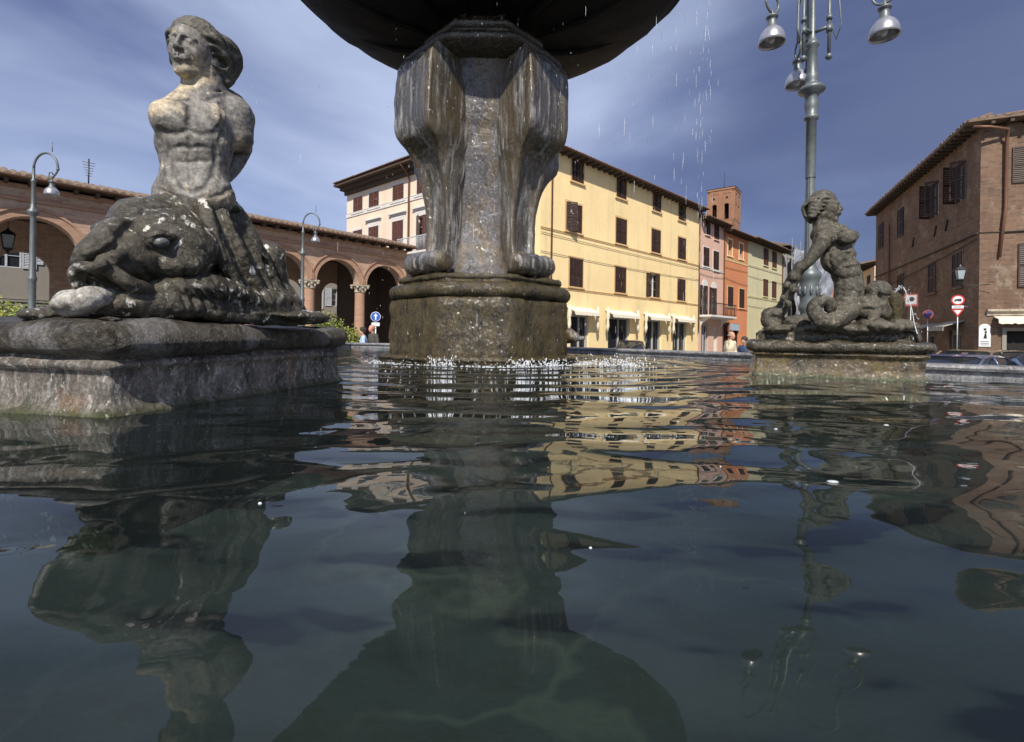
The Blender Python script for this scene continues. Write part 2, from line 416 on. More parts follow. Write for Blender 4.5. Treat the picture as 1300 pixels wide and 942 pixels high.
M['palegrey'] = plaster('pale_grey_plaster', (.38,.37,.36), amt=.3)
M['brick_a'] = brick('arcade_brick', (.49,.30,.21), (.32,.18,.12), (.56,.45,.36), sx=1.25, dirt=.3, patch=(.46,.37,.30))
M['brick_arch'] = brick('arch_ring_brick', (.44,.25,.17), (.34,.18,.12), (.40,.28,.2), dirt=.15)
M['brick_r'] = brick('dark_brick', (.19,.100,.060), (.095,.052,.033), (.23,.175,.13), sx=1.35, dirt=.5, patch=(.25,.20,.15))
M['brick_t'] = brick('tower_brick', (.34,.155,.085), (.28,.13,.075), (.30,.2,.13), sx=1.6, dirt=.3)
M['tile'] = plain('roof_tile_clay', (.165,.115,.082), .9, .5, sc=2.5, bump=.02)
M['eave'] = plain('eave_timber', (.075,.05,.035), .85, .3)
M['shutter'] = plain('brown_shutter_paint', (.042,.020,.013), .55, .3)
M['shutter_red'] = plain('red_brown_shutter_paint', (.115,.045,.03), .55, .25)
M['shutter_pale'] = plain('pale_blue_shutter_paint', (.42,.45,.50), .6, .15)
M['frame_w'] = plain('white_frame_paint', (.66,.65,.62), .5, .08)
M['glass'] = plain('dark_window_glass', (.018,.022,.028), .08, .1)
M['dark'] = plain('dark_interior', (.012,.011,.010), .9, .1)
M['capital'] = stone('carved_capital_stone', (.25,.21,.16), (.46,.40,.31), (.62,.56,.46), rough=.85, sc=2, bmp=.01)
M['awning'] = plain('cream_awning_cloth', (.74,.68,.55), .85, .06)
M['awning_g'] = plain('grey_awning_cloth', (.34,.33,.30), .85, .12)
M['iron'] = plain('black_iron', (.035,.035,.038), .5, .2, .4)
M['lampgreen'] = plain('grey_green_lamp_paint', (.13,.148,.152), .45, .25, .35, sc=9, bump=.002)
M['lampmetal'] = plain('aluminium_lamp_shade', (.42,.42,.44), .32, .15, .7, sc=9)
M['bulb'] = plain('lamp_glass', (.6,.6,.58), .15, .05)
M['pipe'] = plain('copper_downpipe', (.17,.085,.055), .55, .2, .3)
M['redpaint'] = plain('sign_red', (.55,.03,.03), .4, .05)
M['bluepaint'] = plain('sign_blue', (.02,.09,.42), .4, .05)
M['whitepaint'] = plain('sign_white', (.72,.72,.72), .45, .04)
M['blackpaint'] = plain('sign_black', (.02,.02,.02), .5, .04)
M['steel'] = plain('galvanised_steel', (.35,.36,.37), .4, .1, .6)
M['shadered'] = plain('shaded_sign_red', (.26,.035,.03), .6, .2)  # this and the next two: sign colours darkened to paint in shade
M['shadewhite'] = plain('shaded_sign_white', (.36,.36,.36), .6, .15)
M['shadeblue'] = plain('shaded_sign_blue', (.02,.045,.17), .6, .2)
M['cable'] = plain('black_cable', (.04,.035,.03), .7, .1)
M['rope'] = plain('cream_tied_cloth', (.66,.60,.47), .9, .1)
# ------------------------------------------------------------------ camera, world, sun
cd = bpy.data.cameras.new('camera'); cam = bpy.data.objects.new('camera', cd); COL.objects.link(cam)
cam.matrix_basis = Matrix.Translation((0, 0, CZ)) @ Matrix.Rotation(R(90), 4, 'X') @ Matrix.Rotation(TH, 4, 'Z')
cd.sensor_width = 36; cd.lens = F_/1300*36; cd.shift_y = -42/1300; cd.clip_start = .02; cd.clip_end = 3000
S.camera = cam
SUN_EL, SUN_AZ = R(44), math.atan2(-.99, -.12)     # direction towards the sun in plan: behind the camera
sd = Vector((math.cos(SUN_EL)*math.cos(SUN_AZ), math.cos(SUN_EL)*math.sin(SUN_AZ), math.sin(SUN_EL)))
sl = bpy.data.lights.new('sun', 'SUN'); sl.energy = 4.3; sl.angle = R(.53); sl.color = (1, .93, .82)
so = bpy.data.objects.new('sun', sl); COL.objects.link(so); so.matrix_basis = Matrix.Translation((0, 0, 60)) @ sd.to_track_quat('Z', 'Y').to_matrix().to_4x4()
W = bpy.data.worlds.new('World'); S.world = W; W.use_nodes = True; wt = W.node_tree; wt.nodes.clear()
def wn(ty): return wt.nodes.new(ty)
wo = wn('ShaderNodeOutputWorld'); bg = wn('ShaderNodeBackground'); bg.inputs['Strength'].default_value = .088
sky = wn('ShaderNodeTexSky'); sky.sky_type = 'NISHITA'; sky.sun_disc = False; sky.sun_elevation = SUN_EL
sky.sun_rotation = math.atan2(sd.x, sd.y); sky.altitude = 300; sky.air_density = 1.0; sky.dust_density = .6; sky.ozone_density = 3.0
tc = wn('ShaderNodeTexCoord'); mp = wn('ShaderNodeMapping'); mp.inputs['Scale'].default_value = (1.0, 1.0, 2.4); mp.inputs['Rotation'].default_value = (R(8), R(24), R(20))
wt.links.new(tc.outputs['Generated'], mp.inputs[0])
n1 = wn('ShaderNodeTexNoise'); n1.inputs['Scale'].default_value = 1.55; n1.inputs['Detail'].default_value = 5; n1.inputs['Roughness'].default_value = .48; n1.inputs['Distortion'].default_value = .35
mp.inputs['Location'].default_value = (5.5, 1.3, 2.1)
wt.links.new(mp.outputs[0], n1.inputs['Vector'])
rp = wn('ShaderNodeValToRGB'); rp.color_ramp.elements[0].position = .36; rp.color_ramp.elements[0].color = (.0,.0,.0,1); rp.color_ramp.elements[1].position = .66; rp.color_ramp.elements[1].color = (.9,.9,.9,1)
wt.links.new(n1.outputs['Fac'], rp.inputs[0])
mx = wn('ShaderNodeMix'); mx.data_type = 'RGBA'; wt.links.new(rp.outputs[0], mx.inputs[0])
hs = wn('ShaderNodeHueSaturation'); hs.inputs['Saturation'].default_value = .96; hs.inputs['Hue'].default_value = .522; hs.inputs['Value'].default_value = .88
wt.links.new(sky.outputs[0], hs.inputs['Color']); wt.links.new(hs.outputs[0], mx.inputs[6]); mx.inputs[7].default_value = (4.7, 5.5, 7.5, 1)
# a slate-dark cloud bank standing over the right-hand street and trailing across the upper sky
def wm(op, a_, b_=0.0, clamp=False):
    x = wn('ShaderNodeMath'); x.operation = op; x.use_clamp = clamp
    for i_, v in enumerate((a_, b_)):
        if isinstance(v, (int, float)): x.inputs[i_].default_value = v
        else: wt.links.new(v, x.inputs[i_])
    return x.outputs[0]
nb_ = wn('ShaderNodeTexNoise'); nb_.inputs['Scale'].default_value = 1.5; nb_.inputs['Detail'].default_value = 5; nb_.inputs['Roughness'].default_value = .5; nb_.inputs['Distortion'].default_value = .3
mp2 = wn('ShaderNodeMapping'); mp2.inputs['Scale'].default_value = (1, 1, 2.6); mp2.inputs['Location'].default_value = (2.2, 3.3, .3); mp2.inputs['Rotation'].default_value = (R(10), R(20), 0)
wt.links.new(tc.outputs['Generated'], mp2.inputs[0]); wt.links.new(mp2.outputs[0], nb_.inputs['Vector'])
dt = wn('ShaderNodeVectorMath'); dt.operation = 'DOT_PRODUCT'; wt.links.new(tc.outputs['Generated'], dt.inputs[0]); dt.inputs[1].default_value = Vector((.80, .58, .10)).normalized()
mk = wn('ShaderNodeMapRange'); mk.interpolation_type = 'SMOOTHSTEP'; mk.inputs['From Min'].default_value = .50; mk.inputs['From Max'].default_value = .98
wt.links.new(wm('ADD', dt.outputs['Value'], wm('MULTIPLY', wm('SUBTRACT', nb_.outputs['Fac'], .5), .75)), mk.inputs['Value'])
mx2 = wn('ShaderNodeMix'); mx2.data_type = 'RGBA'; wt.links.new(wm('MULTIPLY', mk.outputs[0], .80), mx2.inputs[0]); wt.links.new(mx.outputs[2], mx2.inputs[6]); mx2.inputs[7].default_value = (.62, .88, 1.95, 1)
wt.links.new(mx2.outputs[2], bg.inputs['Color']); wt.links.new(bg.outputs[0], wo.inputs[0])
S.view_settings.view_transform = 'Standard'; S.view_settings.look = 'None'; S.view_settings.exposure = .46; S.view_settings.gamma = 1
S.render.engine = 'CYCLES'

# ------------------------------------------------------------------ ground, basin, water
def offpoly(P, d):
    n = len(P); out = []
    for i in range(n):
        a, b, c = Vector(P[i-1]), Vector(P[i]), Vector(P[(i+1) % n])
        e1, e2 = (b-a).normalized(), (c-b).normalized()
        n1_, n2_ = Vector((e1.y, -e1.x)), Vector((e2.y, -e2.x))
        m = (n1_+n2_).normalized(); out.append(b + m*(d/max(.3, m.dot(n1_))))
    return out
def loft(mb, P, prof, top=False, bottom=False, smooth=False):
    """P: counter-clockwise polygon; prof: (outward offset, z) list"""
    n = len(P); vs = []
    for o, z in prof: vs += [(q.x, q.y, z) for q in offpoly(P, o)]
    mb.add(vs, [(i*n+k, i*n+(k+1) % n, (i+1)*n+(k+1) % n, (i+1)*n+k) for i in range(len(prof)-1) for k in range(n)], smooth)
    if top: mb.add(vs[-n:], [tuple(range(n))])
    if bottom: mb.add(vs[:n], [tuple(range(n))[::-1]])
    return mb
g = MB(); g.add([(-600,-600,0),(600,-600,0),(600,900,0),(-600,900,0)], [(0,1,2,3)])
tag(g.build('ground', M['paving']), kind='structure')
BAS = [(-5.5,-.9),(6.2,-.9),(7.2,1.7),(3.9,4.75),(4.1,7.5),(.55,12.0),(-4.4,13.2),(-6.6,9.2),(-6.9,2.5)]
bas = empty('fountain_basin', (0, 6, 0), 'wide low angular stone basin with a flat grey rim holding the water', 'basin')
mb = MB(); loft(mb, BAS, [(0, WZ-.62), (0, RZ-.07), (-.035, RZ-.055), (-.045, RZ-.03), (-.03, RZ-.006), (-.01, RZ), (.27, RZ), (.30, RZ-.015), (.31, RZ-.04), (.29, RZ-.07), (.22, RZ-.09), (.20, RZ-.14), (.20, .25)])
mb.build('rim', M['rim'], bas)
mb = MB(); loft(mb, BAS, [(.20, .25), (.32, .2), (.32, 0)]); mb.build('plinth_course', M['rim'], bas)
# basin floor: mottled, with algae and pale broken lines along warped cell edges
t = NT('basin_floor_veined')
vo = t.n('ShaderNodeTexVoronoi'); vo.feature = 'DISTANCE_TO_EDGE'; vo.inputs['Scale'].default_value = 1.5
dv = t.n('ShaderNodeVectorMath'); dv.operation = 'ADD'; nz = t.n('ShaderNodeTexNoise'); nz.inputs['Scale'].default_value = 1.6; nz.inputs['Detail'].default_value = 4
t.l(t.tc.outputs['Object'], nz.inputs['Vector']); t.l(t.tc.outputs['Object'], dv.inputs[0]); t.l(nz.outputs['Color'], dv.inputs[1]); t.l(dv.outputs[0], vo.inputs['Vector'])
a = t.noise(1.3, detail=7); b = t.noise(7, detail=7, rough=.7)
c = t.mix(a, (.042,.051,.048), (.125,.147,.137)); c = t.mix(t.ramp(b, [(.5, 0), (.7, .6)]), c, (.08,.07,.04))
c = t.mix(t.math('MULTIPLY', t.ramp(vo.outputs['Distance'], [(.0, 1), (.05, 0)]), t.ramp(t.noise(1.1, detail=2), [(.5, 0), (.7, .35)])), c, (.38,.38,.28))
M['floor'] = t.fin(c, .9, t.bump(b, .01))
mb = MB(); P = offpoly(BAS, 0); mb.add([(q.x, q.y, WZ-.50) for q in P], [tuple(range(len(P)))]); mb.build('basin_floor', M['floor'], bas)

t = NT('fountain_water'); t.t.nodes.remove(t.b)
FC = (-.43, 6.65)
sp = t.n('ShaderNodeVectorMath'); sp.operation = 'DISTANCE'; t.l(t.tc.outputs['Object'], sp.inputs[0]); sp.inputs[1].default_value = (FC[0], FC[1], 0)
dist = sp.outputs['Value']
def smap(v, a0, a1, b0, b1):
    x = t.n('ShaderNodeMapRange'); x.interpolation_type = 'SMOOTHSTEP'
    for k, q in zip(('From Min', 'From Max', 'To Min', 'To Max'), (a0, a1, b0, b1)): x.inputs[k].default_value = q
    t.l(v, x.inputs['Value']); return x.outputs[0]
wob = t.noise(1.1, detail=2)
ph = t.math('MULTIPLY', t.math('ADD', dist, t.math('MULTIPLY', wob, .7)), 2*PI/.46)
rings = t.math('MULTIPLY', t.math('SINE', ph), smap(dist, 1.3, 6.6, .0120, .0026))
big = t.math('MULTIPLY', t.noise(.95, t.vec((.8, 1.25, 1)), detail=1.2, rough=.4, dist=.3), .050)
med = t.math('MULTIPLY', t.noise(3.4, t.vec((.75, 1.15, 1)), detail=1.5, rough=.45, dist=.5), smap(dist, 1.5, 6.3, .016, .0075))
fin = t.math('MULTIPLY', t.noise(15, t.vec((.8, 1.2, 1)), detail=3, rough=.5), smap(dist, 1.2, 5.0, .0050, .00010))
h = t.math('ADD', t.math('ADD', rings, big), t.math('ADD', med, fin))
nb = t.bump(h, 1.0)
fr = t.n('ShaderNodeFresnel'); fr.inputs['IOR'].default_value = 1.33; t.l(nb, fr.inputs['Normal'])
gl = t.n('ShaderNodeBsdfGlossy'); gl.inputs['Roughness'].default_value = .012; gl.inputs['Color'].default_value = (.93,.95,.97,1); t.l(nb, gl.inputs['Normal'])
tr = t.n('ShaderNodeBsdfTransparent'); tr.inputs['Color'].default_value = (.51,.60,.59,1)
df = t.n('ShaderNodeBsdfDiffuse'); df.inputs['Color'].default_value = (.020,.026,.027,1)
m1 = t.n('ShaderNodeMixShader'); m1.inputs[0].default_value = .30; t.l(tr.outputs[0], m1.inputs[1]); t.l(df.outputs[0], m1.inputs[2])
m2 = t.n('ShaderNodeMixShader'); t.l(fr.outputs[0], m2.inputs[0]); t.l(m1.outputs[0], m2.inputs[1]); t.l(gl.outputs[0], m2.inputs[2]); t.l(m2.outputs[0], t.out.inputs['Surface'])
M['water'] = t.m
mb = MB(); P = offpoly(BAS, .001); mb.add([(q.x, q.y, 0) for q in P], [tuple(range(len(P)))])
tag(mb.build('water', M['water'], M=Matrix.Translation((0, 0, WZ))), kind='structure')

# ------------------------------------------------------------------ central fountain
OA = 1.15
def octa(a, hw, c=FC, rot=0.0):
    p = [(hw,-a),(a,-hw),(a,hw),(hw,a),(-hw,a),(-a,hw),(-a,-hw),(-hw,-a)]
    cc, ss = math.cos(rot), math.sin(rot)
    return [(c[0]+x*cc-y*ss, c[1]+x*ss+y*cc) for x, y in p]
def roundP(P, r, seg=3):
    """round the corners of a polygon"""
    out = []; n = len(P)
    for i in range(n):
        a, b, c = Vector(P[i-1]), Vector(P[i]), Vector(P[(i+1) % n])
        u, v = (a-b).normalized(), (c-b).normalized()
        for k in range(seg+1):
            t_ = k/seg; q = b + u*r*(1-t_)**2 + v*r*t_**2; out.append((q.x, q.y))
    return out
def arc(o, z, r, a0, a1, n=6, ry=None):
    ry = ry or r
    return [(o+r*math.cos(R(a0+(a1-a0)*i/n)), z+ry*math.sin(R(a0+(a1-a0)*i/n))) for i in range(n+1)]
def worn(o, sc=3, amp=.012, sub=0):
    """chip and wear a surface"""
    me = o.data
    if sub:
        bm = bmesh.new(); bm.from_mesh(me)
        for _ in range(3):
            ed = [e for e in bm.edges if e.calc_length() > sub]
            if not ed: break
            bmesh.ops.subdivide_edges(bm, edges=ed, cuts=1, use_grid_fill=True)
        bmesh.ops.triangulate(bm, faces=[f for f in bm.faces if len(f.verts) > 4])
        bm.normal_update(); bm.to_mesh(me); bm.free()
    n = len(me.vertices); V = np.zeros(n*3); N = np.zeros(n*3); me.vertices.foreach_get('co', V); me.vertices.foreach_get('normal', N)
    V = V.reshape(-1, 3); N = N.reshape(-1, 3)
    V = V + N*(vnoise(V, sc, 3)*amp + vnoise(V, sc*3.1, 5)*amp*.5 + vnoise(V, sc*9, 6)*amp*.25)[:, None]
    me.vertices.foreach_set('co', V.ravel()); me.update(); return o
fo = empty('central_fountain', (FC[0], FC[1], WZ), 'tall wet stone fountain column with four scroll brackets carrying a huge black bowl', 'fountain')
OP = roundP(octa(OA, .42), .07)
mb = MB(); loft(mb, OP, [(.14, WZ-.5), (.14, CZ-.27)] + arc(.10, CZ-.27, .045, 0, 90, 4) + [(.0, CZ-.21)], smooth=True); worn(mb.build('plinth', M['wetstone'], fo), 4, .018, .12)
mb = MB(); loft(mb, OP, [(.0, CZ-.24), (.004, CZ-.2), (.0, CZ+.1), (.0, CZ+.40), (-.012, CZ+.455), (-.05, CZ+.475)], smooth=True); worn(mb.build('drum', M['wetstone'], fo), 5, .022, .07)
mb = MB(); loft(mb, OP, [(-.06, CZ+.46)] + arc(-.055, CZ+.555, .088, -80, 80, 8) + [(-.11, CZ+.655), (-.115, CZ+.68)] + arc(-.13, CZ+.715, .035, -80, 80, 5) + [(-.20, CZ+.755), (-.55, CZ+.77)], top=True, smooth=True)
worn(mb.build('base_moulding', M['wetstone'], fo), 5, .022, .06)
# core shaft with sunk front panels
mb = MB(); CP = roundP(octa(.62, .28), .03)
loft(mb, CP, [(.16, CZ+.72), (.12, CZ+.80), (.03, CZ+.95), (-.04, CZ+1.2), (-.06, CZ+1.6), (-.03, CZ+2.0), (.04, CZ+2.5), (.10, CZ+2.9), (.14, CZ+3.3), (.16, CZ+3.5)], top=True, smooth=True)
worn(mb.build('shaft', M['panel'], fo), 4, .012, .10)
# scroll brackets (loft of a fluted section up the leg)
def bracket():
    rows = [(.80,.88,.22),(.95,.83,.21),(1.15,.80,.21),(1.40,.80,.215),(1.65,.82,.22),(1.90,.87,.24),(2.10,.93,.26),(2.25,1.00,.285),(2.33,1.08,.305),(2.40,1.16,.325),(2.47,1.205,.335),(2.6,1.22,.34),(2.9,1.215,.345),(3.15,1.205,.345),(3.32,1.18,.335),(3.42,1.12,.32),(3.50,1.03,.29),(3.55,.90,.25)]
    sec = [(1,'in'),(1,-.10),(1,-.03),(.97,-.006),(.90,.0),(.78,.002),(.70,-.012),(.60,-.034),(.42,-.050),(.22,-.056),(0,-.058)]
    sec = sec + [(-a_, b_) for a_, b_ in sec[-2::-1]]
    vs = []; n = len(sec)
    zz = np.linspace(.80, 3.55, 46); ra = np.array(rows)
    for z in zz:
        ro = np.interp(z, ra[:, 0], ra[:, 1]); ht = np.interp(z, ra[:, 0], ra[:, 2])
        fl = 1.0 if z < 2.3 else max(.35, 1-(z-2.3)*2)
        for a_, b_ in sec:
            r_ = .40 if b_ == 'in' else ro + b_*fl
            vs.append((a_*ht, -r_, CZ+z))
    m = MB(); m.add(vs, [(i*n+k, i*n+k+1, (i+1)*n+k+1, (i+1)*n+k) for i in range(len(zz)-1) for k in range(n-1)], True)
    m.add(vs[-n:], [tuple(range(n))]); return m
rootM = Matrix.Translation((FC[0], FC[1], 0))
bk0 = sc0 = None
for i, an in enumerate((-42, 45, 135, 225)):
    Mi = rootM @ Matrix.Rotation(R(an), 4, 'Z')
    if i == 0:
        bk0 = bracket().build('bracket', M['column'], fo, Mi); worn(bk0, 6, .009, .08)
        m = MB(); n_ = 22
        pr = [(0,-.36),(.07,-.36),(.11,-.345),(.135,-.30),(.15,-.2),(.13,-.12),(.155,-.03),(.155,.03),(.13,.12),(.15,.2),(.135,.30),(.11,.345),(.07,.36),(0,.36)]
        m.lathe(pr, (0, 0, 0), n_, M=Matrix.Translation((0, -.93, CZ+.905)) @ Matrix.Rotation(R(90), 4, 'Y'))
        sc0 = m.build('scroll_foot', M['column'], fo, Mi); worn(sc0, 4, .016, .08)
    else:
        for src, nm in ((bk0, 'bracket'), (sc0, 'scroll_foot')):
            c = src.copy(); COL.objects.link(c); c.parent = fo; c.matrix_basis = world_of(fo).inverted() @ Mi
# cap and neck mouldings
mb = MB(); KP = roundP(octa(.86, .36), .05)
loft(mb, KP, [(-.2, CZ+3.38), (.05, CZ+3.42), (.12, CZ+3.47)] + arc(.12, CZ+3.53, .055, -70, 80, 6) + [(.02, CZ+3.63), (-.08, CZ+3.70), (-.13, CZ+3.78)] + arc(-.13, CZ+3.84, .055, -80, 80, 6) + [(-.24, CZ+3.92), (-.30, CZ+4.02), (-.28, CZ+4.15)], top=True, bottom=True, smooth=True)
worn(mb.build('neck_moulding', M['cap'], fo), 4, .012, .08)
# bowl
mb = MB()
pr = [(.40,4.06),(.75,4.06),(1.1,4.11),(1.5,4.21),(1.9,4.36),(2.25,4.54),(2.5,4.70),(2.66,4.84),(2.74,4.93),(2.80,4.955),(2.86,5.0),(2.88,5.06),(2.84,5.12),(2.74,5.15),(2.62,5.12),(2.5,5.0),(2.2,4.78),(1.6,4.5),(.8,4.35),(0,4.32)]
pz = [(r_, z_) for r_, z_ in pr]
vs = []; n = 96
for j, (r_, z_) in enumerate(pz):
    for k in range(n):
        q = 2*PI*k/n; lob = 1 + (.012*abs(math.sin(q*12)) if 1 < j < 8 else 0); vs.append((FC[0]+r_*lob*math.cos(q), FC[1]+r_*lob*math.sin(q), CZ+z_))
mb.add(vs, [(i*n+k, i*n+(k+1) % n, (i+1)*n+(k+1) % n, (i+1)*n+k) for i in range(len(pz)-1) for k in range(n)], True)
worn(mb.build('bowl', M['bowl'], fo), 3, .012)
for k in range(12):      # carved leaves under the bowl
    q = 2*PI*(k+.5)/12; Mi = rootM @ Matrix.Rotation(q, 4, 'Z')
    if k == 0:
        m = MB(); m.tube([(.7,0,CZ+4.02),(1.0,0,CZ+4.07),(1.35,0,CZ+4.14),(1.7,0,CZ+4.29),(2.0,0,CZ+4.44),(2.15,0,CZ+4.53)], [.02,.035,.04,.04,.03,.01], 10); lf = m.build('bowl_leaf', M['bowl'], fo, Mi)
    else:
        c = lf.copy(); COL.objects.link(c); c.parent = fo; c.matrix_basis = world_of(fo).inverted() @ Mi
# spout head on the far right side of the drum
sf = Sdf(); p0 = at(727, 428, 6.3)
sf.ell(p0, (.09,.1,.08), .03).ell(p0+Vector((-.05,0,.06)), (.07,.07,.06), .03).cone(p0, .06, p0+Vector((-.16,.05,-.02)), .09, .03).cone(p0+Vector((.02,-.02,-.02)), .045, p0+Vector((.13,-.03,-.01)), .03, .02)
sf.build('spout_head', M['column'], .015, fo, noise=((20,.006),))
# ------------------------------------------------------------------ statue pedestals
def rect(c, u, L, v, Wd):
    c = Vector(c); u = Vector(u).normalized(); v = Vector(v).normalized()
    P = [c, c+u*L, c+u*L+v*Wd, c+v*Wd]
    ar = sum(P[i].x*P[(i+1) % 4].y - P[(i+1) % 4].x*P[i].y for i in range(4))
    if ar < 0: P = P[::-1]
    return [(p.x, p.y) for p in P]
def pedestal(name, P, label, prof, bmat, cm, worn_a=.014):
    cx, cy = sum(p[0] for p in P)/4, sum(p[1] for p in P)/4
    e = empty(name, (cx, cy, WZ), label, 'pedestal', 'statue pedestals standing in the basin')
    Q = roundP(P, .03)
    body, cap = prof
    m = MB(); loft(m, Q, body, smooth=True); worn(m.build('body', bmat, e), 7, worn_a*.8, .05)
    m = MB(); loft(m, Q, cap, top=True, bottom=True, smooth=True); worn(m.build('cap_moulding', cm, e), 6, worn_a*1.3, .05)
    return e
c1 = (-1.47, 1.77)
P1 = rect(c1, (.185, .983), 1.56, (-.983, .185), 1.75)
pedestal('statue_pedestal', P1, 'broad square stained stone pedestal with overhanging rounded cap in the near left water',
    ([(.03, WZ-.5), (.03, WZ+.0), (.012, WZ+.03), (.0, WZ+.05), (.0, CZ-.145), (.022, CZ-.135), (.026, CZ-.118), (.016, CZ-.105), (.0, CZ-.10), (-.02, CZ-.06)],
     [(-.03, CZ-.095), (.0, CZ-.092), (.012, CZ-.082)] + arc(.012, CZ-.018, .052, -85, 85, 8, ry=.062) + [(.0, CZ+.048), (-.3, CZ+.055)]), M['ped'], M['pedcap'])
P2 = rect((2.235, 4.53), (.9, -.435), 1.26, (.435, .9), 1.30)
P2 = rect((2.26, 4.50), (.905, -.425), 1.26, (.425, .905), 1.25)
pedestal('statue_pedestal', P2, 'smaller mossy stone pedestal with wet glinting cap standing right of the fountain column',
    ([(.03, WZ-.5), (.03, WZ+.0), (.015, WZ+.03), (.0, WZ+.05), (.0, CZ-.13), (.03, CZ-.12), (.035, CZ-.105), (.0, CZ-.095), (-.02, CZ-.06)],
     [(-.03, CZ-.10), (.0, CZ-.095), (.02, CZ-.085)] + arc(.03, CZ-.035, .045, -85, 85, 8, ry=.045) + [(.03, CZ+.014), (-.05, CZ+.016), (-.055, CZ+.085), (-.075, CZ+.10), (-.4, CZ+.105)]), M['ped2'], M['wetstone2'])

# ------------------------------------------------------------------ carved figures
def head(s, C, F, U, H, kf=.6, hair=True):
    """adult head; C centre, F gaze, U crown direction, H chin-to-crown height"""
    F = Vector(F).normalized(); U = Vector(U); U = (U - F*U.dot(F)).normalized(); L = F.cross(U)
    rot = np.array([list(L), list(F), list(U)]); C = Vector(C)
    def q(x, y, z): return C + (L*x + F*y + U*z)*H
    def e(x, y, z, r, k=.05, sub=False):
        r = tuple(v*H for v in r) if hasattr(r, '__len__') else (r*H,)*3
        s.ell(q(x, y, z), r, k*H, rot, sub)
    e(0, -.06, .13, (.33, .41, .36)); e(0, .12, -.10, (.255, .27, .37), .08)
    e(0, .25, -.41, (.11, .10, .09), .09)
    for g in (-1, 1):
        s.cone(q(g*.20, .0, -.26), .10*H, q(g*.05, .25, -.41), .08*H, .07*H)
        e(g*.15, .245, -.10, (.10, .09, .12), .08)
    s.cone(q(0, .375, .07), .034*H, q(0, .455, -.115), .050*H, .035*H)
    for g in (-1, 1): e(g*.045, .42, -.13, .035, .03)
    for g in (-1, 1): s.cone(q(g*.045, .385, .085), .028*H, q(g*.19, .31, .075), .03*H, .04*H)
    for g in (-1, 1):
        e(g*.12, .405, .015, (.085, .06, .05), .035, True)
        e(g*.12, .315, .01, (.066, .062, .058), .01)
        s.cone(q(g*.065, .366, .038), .013*H, q(g*.185, .325, .03), .013*H, .012*H)
        s.cone(q(g*.07, .362, -.025), .010*H, q(g*.18, .325, -.022), .010*H, .012*H)
    e(0, .35, -.245, (.12, .07, .08), .06)
    for g in (-1, 1): s.cone(q(0, .412, -.222), .024*H, q(g*.085, .365, -.235), .014*H, .014*H)
    for g in (-1, 1): s.cone(q(0, .408, -.282), .028*H, q(g*.075, .365, -.272), .014*H, .014*H)
    s.cone(q(-.09, .40, -.250), .008*H, q(.09, .40, -.250), .008*H, .012*H, sub=True)
    e(0, .42, -.335, (.1, .05, .02), .03, True)
    for g in (-1, 1):
        e(g*.285, -.03, -.03, (.045, .09, .12), .02); e(g*.325, -.01, -.02, (.03, .045, .07), .02, True)
    return q, rot
def hair_waves(s, q, H, rnd, back=.0, sidevol=.03, trim=False):
    """combed-back wavy hair: a cap leaving the face clear, relief strands and curls at the side and nape"""
    for (c_, r_) in (((0, -.10, .17), (.365, .42, .36)), ((0, -.25, -.02), (.35, .30+back, .34))):
        ctr = q(*c_); s.ell(ctr, tuple(v*H for v in r_), .05*H, s.rot)
    s.ell(q(0, .48, -.18), (.34*H, .36*H, .50*H), .03*H, s.rot, sub=True)
    for g in (-1, 1): s.ell(q(g*.42, .14, -.26), (.20*H, .20*H, .30*H), .03*H, s.rot, sub=True)
    for i in range(13):
        a_ = (i-6)/6; w = .012*math.sin(i*2.1)
        p = [q(a_*.27, .27-.14*a_*a_, .30-.10*a_*a_), q(a_*.33+w, .14-.1*a_*a_, .45-.16*a_*a_), q(a_*.39-w, -.06, .53-.24*a_*a_), q(a_*.41+w, -.28, .46-.26*a_*a_), q(a_*.39-w, -.47-back*.6, .24-.14*a_*a_), q(a_*.36+w, -.54-back, .0), q(a_*.30, -.50-back, -.22), q(a_*.26, -.40-back*.5, -.36)]
        n_ = 6 if trim and a_ > .2 else 8
        s.path(p[:n_], [.045*H, .060*H, .056*H, .052*H, .050*H, .048*H, .042*H, .025*H][:n_], .008*H)
    for g in (-1, 1):
        for j in range(5):
            z = .16-.11*j
            if trim and g > 0 and j > 2: continue
            p = [q(g*(.30+.02*j), .16-.07*j, z+.06), q(g*(.375+sidevol), .0-.05*j, z+.05), q(g*(.395+sidevol), -.14-.03*j, z-.05), q(g*(.37+sidevol), -.28-.02*j, z+.0), q(g*.30, -.42, z-.07)]
            s.path(p, [.04*H, .055*H, .06*H, .058*H, .04*H], .008*H)
rnd = random.Random(5)
# ---- left figure: armless merman seated on a dolphin
st = empty('merman_statue', at(240, 402, 2.35), 'large armless stone merman seated on a big round-eyed dolphin on the near left pedestal', 'statue', 'merman statues on the basin pedestals')
def q1(px, py, d=0.0):
    Y = 2.36 + (px-240)*.0026 + d; return at(px, py, Y)
def m1(r, px=240, d=0.0): return r*(2.36 + (px-240)*.0026 + d)/F_
s = Sdf()
HC = q1(246, 67, .0); HH = m1(77)
qh, rh = head(s, HC, (.06, -.99, -.06), (.07, .0, 1), HH)
s.cone(q1(262, 92, .03), m1(23), q1(257, 126, .03), m1(26), .03)
s.cone(q1(226, 134, -.0), m1(15), q1(258, 124, .02), m1(20), .04).cone(q1(258, 124, .03), m1(20), q1(292, 132, .06), m1(18), .04)
s.ell(q1(250, 166, .04), (m1(43), m1(38), m1(50)), .04)
s.ell(q1(223, 148, -.045), (m1(21), m1(11), m1(18)), .03).ell(q1(261, 148, -.072), (m1(25), m1(11), m1(19)), .03)
s.ell(q1(246, 184, .02), (m1(42), m1(36), m1(34)), .05)
